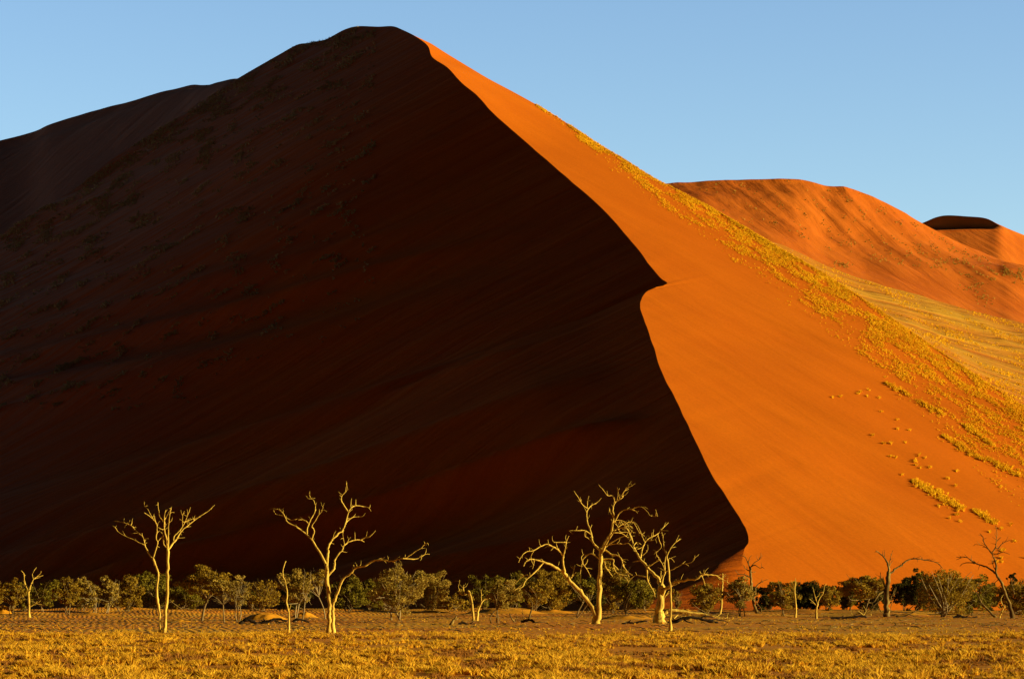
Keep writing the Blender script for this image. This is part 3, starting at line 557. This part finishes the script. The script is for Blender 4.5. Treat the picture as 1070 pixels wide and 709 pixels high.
fallen('fallen_branch', 'long dark fallen branch flat on the sand left of the tree with the arching limb', 'fallen branch', (885, 645.8), '1.6 1.4 868 645.8 878 645.2 888 645 898 643.5 905 644.2', ['1.1 .6 880 645 881.5 642.6', '1.1 .7 890 644.8 894 642.8'], BLACK_WOOD_SHADE, 36)
fallen('fallen_branch', 'dark fallen branch lying below the wide dark thicket', 'fallen branch', (1008, 645), '2 1.2 996 645 1002 643 1008 644.6 1014 645.2 1021 644', ['1.1 .6 1002 643 1000 640.8', '1.2 .7 1008 644.4 1012 642.6'], BLACK_WOOD_SHADE, 37)
fallen('fallen_branch', 'grey fallen branches on the sand right of the tree with the arching limb', 'fallen branch', (948, 644.5), '1.8 1 936 643.6 943 643.4 950 641.5 956 638', ['1.2 .7 950 641.5 955 643 960 642.8', '1.1 .6 944 643.2 947 644.5'], DEADDK, 38)
fallen('fallen_branch', 'dark fallen branch in front of the leaning trunk and the stout dark trunk', 'fallen branch', (662, 651.5), '1.8 1 650 652 656 650 662 650.6 669 649 676 648.4', ['1.2 .7 662 650.4 664.5 653', '1.1 .6 656 650 659 647.4'], BLACK_WOOD_SHADE, 39)

fallen('fallen_branch', 'tangle of blackened fallen branches lying under the long pale fallen log', 'fallen branch', (722, 650.5), '2.4 1.4 698 650.5 706 648.5 714 645.5 722 644.5 731 646 740 648.5 750 650',
       ['1.4 .8 714 645.5 718 649 724 650.5', '1.3 .8 731 646 737 643.6 745 644.5', '1.3 .7 740 648.5 748 647 758 648.5', '1.2 .7 706 648.5 703 645'], BLACK_WOOD_SHADE, 41)
# ------------------------------------------------------------------ living acacias
def leaf_cloud(rg, centers, radii, flat, n, size):
    k = rg.choice(len(centers), n, p=np.array(radii) ** 2 / np.sum(np.array(radii) ** 2))
    dirs = rg.normal(0, 1, (n, 3)); dirs /= np.linalg.norm(dirs, axis=1, keepdims=True)
    rr = rg.uniform(.25, 1, n) ** .6
    P = np.array(centers)[k] + dirs * (np.array(radii)[k] * rr)[:, None] * np.array([1, 1, flat])
    a = rg.normal(0, 1, (n, 3)); a /= np.linalg.norm(a, axis=1, keepdims=True)
    b = np.cross(a, rg.normal(0, 1, (n, 3))); b /= np.linalg.norm(b, axis=1, keepdims=True)
    s = size * rg.uniform(.6, 1.35, n)[:, None]
    V = np.stack([P - a * s - b * s * .15, P + b * s * .45, P + a * s, P - b * s * .45], 1).reshape(-1, 3)
    return V, np.arange(4 * n).reshape(-1, 4)
def acacia(base, box, kind, label, style='umbrella', seed=0, dens=1.0, trunkmat=None, D=None, group='acacias along the dry river bed', twigs=0):
    """base pixel, crown box (x0, x1, ytop, ybottom) in pixels"""
    rg = np.random.default_rng(100 + seed)
    o, D0 = base_point(*base)
    if D is None: D = D0
    else: o = at(base[0], 626, D); o[2] = float(gheight(o[0], D))
    s = D / F_PX
    x0, x1, yt, yb = box; ex = (x1 - x0) * .06; x0 -= ex; x1 += ex; yt -= 1.5
    if style == 'sparse': yb = min(yb + 2, base[1] - 5)
    c = at((x0 + x1) / 2, (yt + yb) / 2, D); a = (x1 - x0) / 2 * s; h = (yb - yt) / 2 * s
    nb = max(12, int((x1 - x0) * (yb - yt) / 11)); nb = min(nb, 110); ph = rg.uniform(0, 99)
    cs = []; rad = []
    flat = {'umbrella': .45, 'bushy': .75, 'sparse': .6}[style]
    while len(cs) < nb:
        p = rg.uniform(-1, 1, 3)
        if np.linalg.norm(p) > 1: continue
        if style == 'umbrella' and p[2] < -.2 and rg.random() < .6: continue
        if np.linalg.norm(p) < .45 and rg.random() < .6: continue
        cs.append(c + p * np.array([a * .98, a * .85, h * .95]) * (1 + .55 * float(noise2(ph + math.atan2(p[2], p[0]) * 1.6, ph))) * rg.uniform(.85, 1.06)); rad.append(min(a, h * 1.6) * rg.uniform(.09, .30))
    root = empty('acacia_tree' if style != 'bushy' else 'acacia_bush', o); tag(root, label, 'tree' if style != 'bushy' else 'bush', group)
    mb = MB(); tm = trunkmat or BARK
    tw = max(1.5, (x1 - x0) * .055) * .5 * s
    fork = o + (c - o) * (.55 if style != 'bushy' else .25) + np.array([rg.normal(0, .15) * a, 0, 0])
    stems = 1 if style == 'umbrella' else 3
    forks = []
    for k in range(stems):
        b0 = o + np.array([rg.normal(0, .08) * a * (k > 0) * 2, rg.normal(0, .2) * (k > 0), -.2]); fk = fork + np.array([rg.normal(0, .22) * a, rg.normal(0, .2) * a, rg.normal(0, .15) * h]) * (k > 0)
        mid = (b0 + fk) / 2 + np.array([rg.normal(0, .12), rg.normal(0, .12), 0]) * (1 + a * .15)
        P = catmull(np.array([b0, mid, fk]), np.linspace(0, 2, 8)); mb.tube(P, np.linspace(tw, tw * .72, 8) / (1 + .5 * (stems > 1)), 7); forks.append(fk)
    order = rg.permutation(nb)[:min(nb, 22)]
    for k in order:
        f0 = forks[int(rg.integers(len(forks)))]; e = cs[k]; m1 = f0 + (e - f0) * .5 + np.array([0, 0, rg.uniform(-.1, .25) * h]) + rg.normal(0, .06, 3) * a
        P = catmull(np.array([f0, m1, e]), np.linspace(0, 2, 7)); mb.tube(P, np.linspace(tw * .42, tw * .10, 7), 5)
        for q_ in range(2):
            e2 = e + rg.normal(0, 1, 3) * rad[k] * .9; mb.tube(np.array([P[4], (P[4] + e2) / 2 + rg.normal(0, .08, 3) * rad[k], e2]), np.array([tw * .18, tw * .11, tw * .06]), 4)
    for q_ in range(twigs):
        f0 = forks[int(rg.integers(len(forks)))]; e = c + rg.uniform(-1, 1, 3) * np.array([a * .95, a * .9, h * 1.0]); e[1] -= abs(e[1] - c[1]) * 1.2
        m1 = f0 + (e - f0) * .5 + rg.normal(0, .10, 3) * a; mb.tube(catmull(np.array([f0, m1, e]), np.linspace(0, 2, 6)), np.linspace(tw * .3, tw * .1, 6), 4)
    mb.build('trunk', tm, root, o)
    n = int((x1 - x0) * (yb - yt) * 3.0 * dens); n = max(300, min(n, 6500))
    V, Q = leaf_cloud(rg, cs, rad, flat, n, max(.12, 1.3 * s))
    mesh_obj('crown', V - o, Q, LEAF[kind], root, smooth=False)
    return root
PB = PALEBARK
T = [
 ((22,639),(15,37,611,637),'green','small green bush behind the short dead tree at the far left','bushy',1,None,540,0),
 ((86,638),(74,100,607,637),'green','green bush filling the gap left of the dusty pale-stemmed acacia','bushy',1,None,555,0),
 ((122,638),(111,134,608,637),'olive','olive bush in the gap left of the bushy acacia near the twin dead trunks','bushy',1,None,560,0),
 ((181,637),(170,192,616,637),'olive','low olive bush between the bushy acacia and the low rounded green bush','bushy',1,None,570,0),
 ((264,638),(252,272,614,637),'dark','low dark bush behind the pale half-bare acacia','bushy',1,None,570,0),
 ((300,638),(286,322,612,637),'dark','dark bush behind the acacia at the single thin dead stick','bushy',1.2,None,560,0),
 ((400,637.5),(382,420,606,637),'green','green bush behind the left side of the broad twiggy acacia','bushy',1.1,None,575,0),
 ((486,638),(474,498,618,637),'olive','low olive bush just left of the broken two-stemmed stump','bushy',.9,None,560,0),
 ((566,637.5),(548,590,604,637),'dark','dark bush behind the olive acacias under the leaning dead trunk','bushy',1.2,None,585,0),
 ((613,638),(600,632,606,637),'dark','dark bush behind the fork of the widest dead tree','bushy',1.2,None,580,0),
 ((664,637.5),(645,682,610,637),'dark','dark bush behind the green acacia left of the stout dark dead trunk','bushy',1.2,None,590,0),
 ((832,638),(818,846,613,637),'olive','olive bush behind the loose olive acacia near the thin pale dead stem','bushy',1,None,590,0),
 ((912,638),(898,930,612,637),'dark','low dark bush under the flat-topped acacia','bushy',1.2,None,590,0),
 ((990,639),(968,1012,606,638),'dark','dark bush behind the broad dome-shaped thicket','bushy',1.2,None,575,0),
 ((12,645),(3,27,603,632),'olive','olive acacia with a dark stem at the far left edge','sparse',.9,None,None,0),
 ((44,641),(33,60,606,632),'green','rounded green acacia just right of the short dead tree at the far left','bushy',.9,None,500,4),
 ((72,642.5),(57,85,605,632),'olive','rounded olive acacia, second living tree right of the short dead tree','sparse',1,None,None,3),
 ((98,641.5),(82,106,604,633),'yellow','dusty yellow pale-stemmed acacia midway between the far left dead tree and the twin trunks','sparse',.8,PB,None,7),
 ((110,641),(102,126,603,634),'yellow','thin yellowish acacia just left of the two-trunked dead tree','sparse',.6,PB,None,7),
 ((134,638.5),(121,148,602,635),'olive','olive acacia close behind the left side of the twin dead trunks','bushy',1,None,530,4),
 ((160,638),(144,182,601,634),'green','green bushy acacia directly behind the twin dead trunks','bushy',1,None,545,4),
 ((196,638),(178,214,612,637),'green','low rounded green bush right of the twin dead trunks','bushy',1.1,None,540,2),
 ((211,648),(190,238,594,624),'olive','umbrella acacia with a single dark stem right of the twin dead trunks','umbrella',1.1,None,None,2),
 ((234.5,650),(220,250,606,628),'yellow','small spreading acacia with a dark forked stem, right of the umbrella acacia','umbrella',1,None,None,2),
 ((249,650),(240,263,604,634),'yellow','pale twiggy half-bare acacia left of the orange sand mound','sparse',.35,PB,None,14),
 ((277,640),(261,292,608,635),'olive','loose thin-leaved bush behind the orange sand mound','bushy',.5,None,510,10),
 ((309,649),(289,327,595,630),'yellow','dusty acacia behind the single thin dead stick','sparse',1,PB,None,8),
 ((340,646),(318,341,594,616),'olive','small umbrella acacia with a pale bole touching the large dead tree on its left','umbrella',.8,PB,None,4),
 ((363,638),(345,384,605,634),'green','dense green bush just right of the large dead tree','bushy',1.1,None,550,2),
 ((388,638),(376,402,606,636),'green','dark green bush under the long bare limb of the large dead tree','bushy',1.1,None,560,2),
 ((417,647),(391,441,594,634),'yellow','broad pale twiggy acacia under the tip of the long bare limb','sparse',.8,PB,None,26),
 ((451,641),(428,466,596,637),'yellow','dense rounded yellow-green acacia, right partner of the broad twiggy one','bushy',1.25,None,None,6),
 ((470,639),(458,482,622,637),'olive','low olive bush right of the dense rounded acacia','bushy',1,None,530,0),
 ((505,640),(490,522,602,628),'green','green acacia crown behind the broken two-stemmed stump','sparse',1,None,None,2),
 ((519,650.5),(508,542,605,634),'yellow','small dusty acacia with a dark stem right of the broken stump','sparse',.9,None,None,4),
 ((536,638),(524,552,598,634),'green','green acacia behind the dusty one right of the broken stump','bushy',1,None,560,0),
 ((556,642),(545,578,603,633),'olive','olive acacia under the drooping tips of the leaning dead trunk','bushy',.9,None,None,6),
 ((578,639),(560,600,597,634),'olive','dense olive acacia behind the leaning dead trunk','bushy',1.1,None,540,6),
 ((602,645),(592,620,602,630),'green','narrow green acacia between the leaning and the upright trunk of the widest dead tree','sparse',.9,None,None,5),
 ((640,641),(628,660,590,634),'olive','tall olive acacia just right of the upright trunk of the widest dead tree','bushy',1,None,None,4),
 ((656,644),(642,680,605,633),'green','green acacia with two thin stems left of the stout dark dead trunk','bushy',1,None,None,2),
 ((674,639),(664,684,612,634),'olive','small olive bush touching the left of the stout dark dead trunk','bushy',.9,None,545,0),
 ((708,640),(701,713,616,638),'olive','small narrow bush right of the slim dead sapling','bushy',.6,None,550,0),
 ((737,641),(721,753,611,639),'olive','rounded twiggy bush in front of the dune foot behind the long fallen log','bushy',.9,None,None,8),
 ((773,643.5),(757,788,604,630),'yellow','thin dusty acacia with a pale stem left of the twisted dark dead tree','sparse',.75,PB,None,6),
 ((801,638.5),(789,814,612,638),'dark','dark bush just right of the twisted dark dead tree','bushy',1.3,None,560,0),
 ((820,643.5),(804,833,606,634),'olive','loose olive acacia left of the thin pale dead stem','sparse',.9,None,None,6),
 ((845,638),(828,862,608,638),'dark','wide dark bush behind the thin pale dead stem','bushy',1.5,None,580,0),
 ((866,640),(855,879,613,637),'olive','rounded olive bush right of the small Y-shaped dead tree','bushy',1,None,None,4),
 ((883,637.5),(873,894,609,637),'dark','dark bush second right of the small Y-shaped dead tree','bushy',1.4,None,590,0),
 ((889,638.5),(885,897,613,637),'green','narrow upright green bush below the left end of the flat-topped acacia','bushy',1.1,None,550,0),
 ((903,642),(882,926,599,626),'olive','flat-topped acacia left of the dead tree with the arching limb','umbrella',1,None,None,10),
 ((946,638),(932,962,605,638),'dark','dark bush just right of the dead tree with the arching limb','bushy',1.5,None,570,0),
 ((958,639.5),(947,972,600,637),'dark','taller dark bush left of the broad thicket on the right','bushy',1.3,None,560,2),
 ((983,643.5),(960,1016,596,642),'olive','broad dome-shaped thicket of acacia with pale stems on the right','bushy',1.05,PB,None,30),
 ((1012,643),(998,1038,603,640),'green','green-tinged acacia thicket right of the broad dome-shaped one','bushy',1,None,480,12),
 ((1032,640),(1024,1046,615,640),'dark','dark low bush behind the leaning dead tree at the right edge','bushy',1.2,None,560,0),
 ((1068,643.5),(1045,1092,608,640),'olive','olive acacia cut by the right edge of the picture','bushy',1,None,470,10),
 ((1057,641),(1052,1063,599,612),'dark','thin little acacia top showing above the bush at the right edge','sparse',.8,None,540,2),
 ((-10,642),(-25,5,606,634),'olive','olive acacia just beyond the left edge of the picture','bushy',1,None,None,2),
 ((-45,641),(-62,-28,603,634),'green','green acacia farther beyond the left edge of the picture','bushy',1,None,None,2),
 ((1110,643),(1092,1132,604,640),'dark','dark acacia beyond the right edge of the picture','bushy',1,None,500,2),
]
for i, (b_, bx, kind, lab, st, dens, tmt, D_, tg) in enumerate(T):
    acacia(b_, bx, kind, lab, st, seed=i, dens=dens * 1.25, trunkmat=tmt, D=D_, twigs=tg + (8 if kind != 'dark' else 0))

# ------------------------------------------------------------------ orange sand mounds among the trees
def mound(label, px, py, w, h, seed):
    rg = np.random.default_rng(seed); o, D = base_point(px, py); s = D / F_PX; a = w / 2 * s; b = a * .9; H = h * s
    u = np.linspace(0, 2 * math.pi, 49); v = np.linspace(0, 1, 18)
    U, Vv = np.meshgrid(u, v, indexing='ij'); x = np.cos(U) * Vv * a; y = np.sin(U) * Vv * b
    z = H * (1 - Vv ** 2) ** 1.3 * (1 + .3 * noise2(x / a * 2 + seed, y / a * 2)) - .12 + .25 * H * (noise2(x / a * 3, y / a * 3 + seed)) * (1 - Vv)
    G_ = np.stack([x, y, z], -1); m = mesh_obj('sand_mound', G_.reshape(-1, 3), grid_faces(49, 18)[:, ::-1], MOUND); m.location = o
    tag(m, kind='structure')
for i, (px, py, w_, h_) in enumerate([(277,646,54,8),(318,645,34,6),(3,641,26,9),(448,640,60,4),(530,643,90,6),(655,646,70,5),(188,641,34,3),(575,640,60,4),(505,641,60,5),(370,641,40,3),(720,640,40,4),(100,642,70,3),(950,641,50,3),(690,651.5,16,2.5)]):
    mound('', px, py, w_, h_, 40 + i)

# ------------------------------------------------------------------ grass
def tufts(rg, P, size, nbl, width, lean=(-.15, .1), flat=.8, up=None):
    """P (n,3) roots; size (n,) heights; returns quad-strip blades as triangles"""
    n = len(P); k = nbl
    az = rg.uniform(0, 2 * math.pi, (n, k)); out = rg.uniform(.1, 1.0, (n, k)) ** .7; ln = rg.uniform(.5, 1.1, (n, k)) * size[:, None]
    dirx = np.cos(az) * out * flat + lean[0]; diry = np.sin(az) * out * flat + lean[1]
    root = P[:, None, :] + np.stack([np.cos(az) * out * .25 * size[:, None], np.sin(az) * out * .25 * size[:, None], np.full((n, k), -.03)], -1)
    mid = root + np.stack([dirx * ln * .35, diry * ln * .35, ln * .6], -1)
    tip = root + np.stack([dirx * ln, diry * ln, ln * rg.uniform(.7, 1.05, (n, k))], -1)
    wa = rg.normal(.8, .8, (n, k)); wv = np.stack([np.cos(wa), np.sin(wa), np.zeros((n, k))], -1) * (width * rg.uniform(.6, 1.3, (n, k)))[..., None]
    V = np.stack([root - wv * .6, root + wv * .6, mid + wv, mid - wv, tip], 2).reshape(-1, 3)
    N_ = n * k; b = np.arange(N_)[:, None] * 5
    Q = np.vstack([b + np.array([[0, 1, 2, 3]]), b + np.array([[3, 2, 4, 4]])])
    return V, Q
def grass_obj(name, V, Q, m):
    mb = MB(); mb.add(V, Q); o = mb.build(name, m, smooth=False); tag(o, kind='stuff'); return o
rg = np.random.default_rng(77)
def scatter(n, y0, y1, dens_fn, pw=1.0):
    y = y0 + (y1 - y0) * rg.random(n) ** pw; hw = y * .5 * W0 / F_PX * 1.25 + 4; x = rg.uniform(-1, 1, n) * hw
    keep = rg.random(n) < dens_fn(x, y); x, y = x[keep], y[keep]
    return np.stack([x, y, gheight(x, y)], 1)
def patch(x, y): return sstep(-.22, .06, .9 * fbm(x / 4.0, y / 6.0, 3) + .35 * noise2(x / 22, y / 11) + .12 * sstep(160, 90, y))
P = scatter(30000, 70, 212, lambda x, y: patch(x, y) * sstep(212, 195, y + 12 * noise2(x / 7, y / 9)))
sz = rg.uniform(.13, .31, len(P)) * (1 + .7 * np.clip(noise2(P[:, 0] / 3, P[:, 1] / 4), -.5, 1))
isr = noise2(P[:, 0] / 4 + 40, P[:, 1] / 6 + 12) > .16
V, Q = tufts(rg, P[~isr], sz[~isr] * rg.uniform(.7, 1.35, (~isr).sum()), 36, .020, (-.1, .05), .95); g = grass_obj('dry_grass', V, Q, STRAW); tag(g, 'golden dry grass tussocks covering the whole foreground', 'grass')
V, Q = tufts(rg, P[isr], sz[isr] * .8, 30, .018, (-.1, .05), .9); g = grass_obj('dry_grass', V, Q, RUST); tag(g, 'rusty brown patches of dry grass among the golden foreground tussocks', 'grass')
P = scatter(15000, 180, 430, lambda x, y: np.clip(.25 + .9 * fbm(x / 12, y / 20, 3), 0, 1) * sstep(300, 190, y) + .10)
V, Q = tufts(rg, P, rg.uniform(.10, .24, len(P)), 16, .02); g = grass_obj('sparse_grass', V, Q, STRAW); tag(g, 'sparse short grass on the sandy strip below the trees', 'grass')

P = scatter(5200, 215, 575, lambda x, y: .25 + sstep(0, .25, fbm(x / 10, y / 25, 3)))
mb = MB()
for p in P:
    a = rg.uniform(0, math.pi); l = rg.uniform(.25, 1.3); dv = np.array([math.cos(a), math.sin(a), 0]) * l
    mb.tube(np.array([p - dv * .5 + [0, 0, .02], p + [rg.normal(0, .08), 0, rg.uniform(.04, .16)], p + dv * .5 + [0, 0, rg.uniform(.0, .2)]]), np.array([.035, .03, .015]) * rg.uniform(.6, 1.5), 3)
tag(mb.build('fallen_twigs', DEADDK), 'dark twigs and sticks littering the sand below the trees', 'twigs', kind='stuff')

# ------------------------------------------------------------------ grass on the dunes
def bvh(A):
    return BVHTree.FromPolygons([tuple(v) for v in A.reshape(-1, 3)], [tuple(int(i) for i in f) for f in grid_faces(*A.shape[:2])])
def drop(tree, pts):
    out = []
    for x, y in pts:
        d = ray(x, y); hit = tree.ray_cast(Vector(EYEP), Vector(d).normalized())
        if hit[0] is not None: out.append(hit[0][:])
    return np.array(out)
bm_ = bvh(MAIN_G)
silx = np.array(SIL)[:, 0]; sily = np.array(SIL)[:, 1]
def streaky(x, y, sc=1.0, seedv=0):
    # patches stretched along the fall of the ridge (down to the right in the picture, along it in the world)
    q1 = (.53 * x - .85 * y); p1 = (.85 * x + .53 * y)
    return fbm(q1 / (7 * sc) + seedv, p1 / (34 * sc), 3)
n = 120000; x = rg.uniform(560, 1180, n); t = rg.random(n)
wd = np.interp(x, [560, 600, 650, 720, 820, 900, 1000, 1070, 1180], [3, 9, 24, 40, 62, 80, 110, 140, 170])
y = np.interp(x, silx, sily) + t ** 1.25 * wd
dn = sstep(-.10, .22, streaky(x, y) + .46 * (1 - t) - .20 - .30 * sstep(.6, 1.0, t)) + (t < .03) + .05 * (t < .85)
keep = rg.random(n) < dn * (.35 + .65 * (1 - t)) * np.interp(x, [560, 700, 850], [.5, .6, 1]); x, y = x[keep], y[keep]
P = drop(bm_, np.column_stack([x, y]))
print('ridge grass', len(P))
V, Q = tufts(rg, P, rg.uniform(.20, .62, len(P)) * (1 + .5 * (rg.random(len(P)) > .9)), 6, .065, (0, 0), .9); g = grass_obj('dune_grass', V, Q, DGRASS); tag(g, 'yellow grass band covering the sunlit ridge of the main dune', 'grass')
# separate rows of clumps lower on the lit face
rows = [((953,502),(1008,532),9,1.0),((1018,533),(1042,548),6,.8),((985,455),(1030,482),7,.8),((1030,478),(1066,498),5,.7),((925,400),(952,414),4,.6),((962,420),(988,434),4,.6),((1008,444),(1038,465),5,.8),((1000,380),(1030,400),4,.5)]
pts = []
for (xa, ya), (xb, yb), wdt, dd in rows:
    k = int(330 * dd * (xb - xa) / 40); t = rg.random(k); pts.append(np.column_stack([xa + (xb - xa) * t + rg.normal(0, .8, k), ya + (yb - ya) * t + rg.normal(0, wdt * .22, k) * (.5 + np.sin(t * math.pi)) + 1.6 * noise2(t * 7 + xa, t * 0 + 3.0)]))
k = 48; xs = rg.uniform(860, 1075, k); ys_ = np.interp(xs, silx, sily) + np.interp(xs, [860, 1070], [75, 130]) + rg.uniform(0, 60, k)
for a_, b2 in zip(xs, ys_): pts.append(np.column_stack([a_ + rg.normal(0, .8, 5), b2 + rg.normal(0, .5, 5)]))
P = drop(bm_, np.vstack(pts)); V, Q = tufts(rg, P, rg.uniform(.4, 1.0, len(P)), 8, .08, (0, 0), .9); g = grass_obj('dune_grass', V, Q, DGRASS); tag(g, 'separate rows and dots of yellow grass clumps low on the sunlit dune face', 'grass')
# shaded face: dim clumps in lines, denser towards the upper left shoulder
n = 130000; x = rg.uniform(-20, 440, n); y = rg.uniform(25, 430, n)
ln_ = 87 + (240 - x) * .635; up_ = np.where(x < 240, ln_, np.interp(x, [240, 310, 345, 375, 420, 440], [87, 47, 38, 27, 31, 44])); dist = y - up_
st_ = fbm((.5 * x + .86 * y) / 9, (.86 * x - .5 * y) / 30, 3)
dn = sstep(.08, .5, st_ + .45 * np.exp(-np.maximum(dist, 0) / 45.) - .05) * (dist > 1) * sstep(330, 200, dist) * (x < 392)
keep = rg.random(n) < dn; P = drop(bm_, np.column_stack([x[keep], y[keep]]))
V, Q = tufts(rg, P, rg.uniform(.5, 1.3, len(P)), 7, .12, (0, 0), .9); g = grass_obj('dune_grass', V, Q, SGRASS); tag(g, 'dim grey-green grass clumps scattered over the shaded dune face', 'grass')
# apron and second dune
ba = bvh(AP); n = 42000; x = rg.uniform(790, 1150, n); y = rg.uniform(245, 480, n)
yt_ = np.interp(x, [p[0] for p in e2], [p[1] for p in e2]); yb_ = np.interp(x, silx, sily)
q1 = (.36 * x - .93 * y); keep = (y > yt_ + 1) & (y < yb_) & (rg.random(n) < sstep(-.05, .35, fbm(q1 / 5, x / 60, 3)))
P = drop(ba, np.column_stack([x[keep], y[keep]])); V, Q = tufts(rg, P, rg.uniform(.4, 1.1, len(P)), 6, .12, (0, 0), .9); g = grass_obj('dune_grass', V, Q, DGRASS); tag(g, 'pale grass on the low apron between the ridge and the second dune', 'grass')
b2_ = bvh(second_A); n = 3600; x = rg.uniform(730, 1070, n); t = rg.random(n)
yt_ = np.interp(x, [p[0] for p in s_top], [p[1] for p in s_top]); ym_ = np.interp(x, [p[0] for p in s_mid], [p[1] for p in s_mid]); y = yt_ + 2 + (ym_ + 12 - yt_) * t
keep = rg.random(n) < sstep(.12, .45, fbm((.5 * x - .86 * y) / 7, (.86 * x + .5 * y) / 16, 3) + .18 * sstep(800, 1000, x))
x = np.r_[x[keep], 1018 + rg.normal(0, 6, 40), 1030 + rg.normal(0, 5, 30), 880 + rg.normal(0, 5, 40)]; y = np.r_[y[keep], 300 + rg.normal(0, 3, 40), 312 + rg.normal(0, 3, 30), 277 + rg.normal(0, 1.5, 40)]
P = drop(b2_, np.column_stack([x, y])); V, Q = tufts(rg, P, rg.uniform(.6, 1.4, len(P)), 7, .2, (0, 0), .9); g = grass_obj('dune_grass', V, Q, DSHRUB); tag(g, 'dull green tufts dotted over the second dune behind', 'grass')
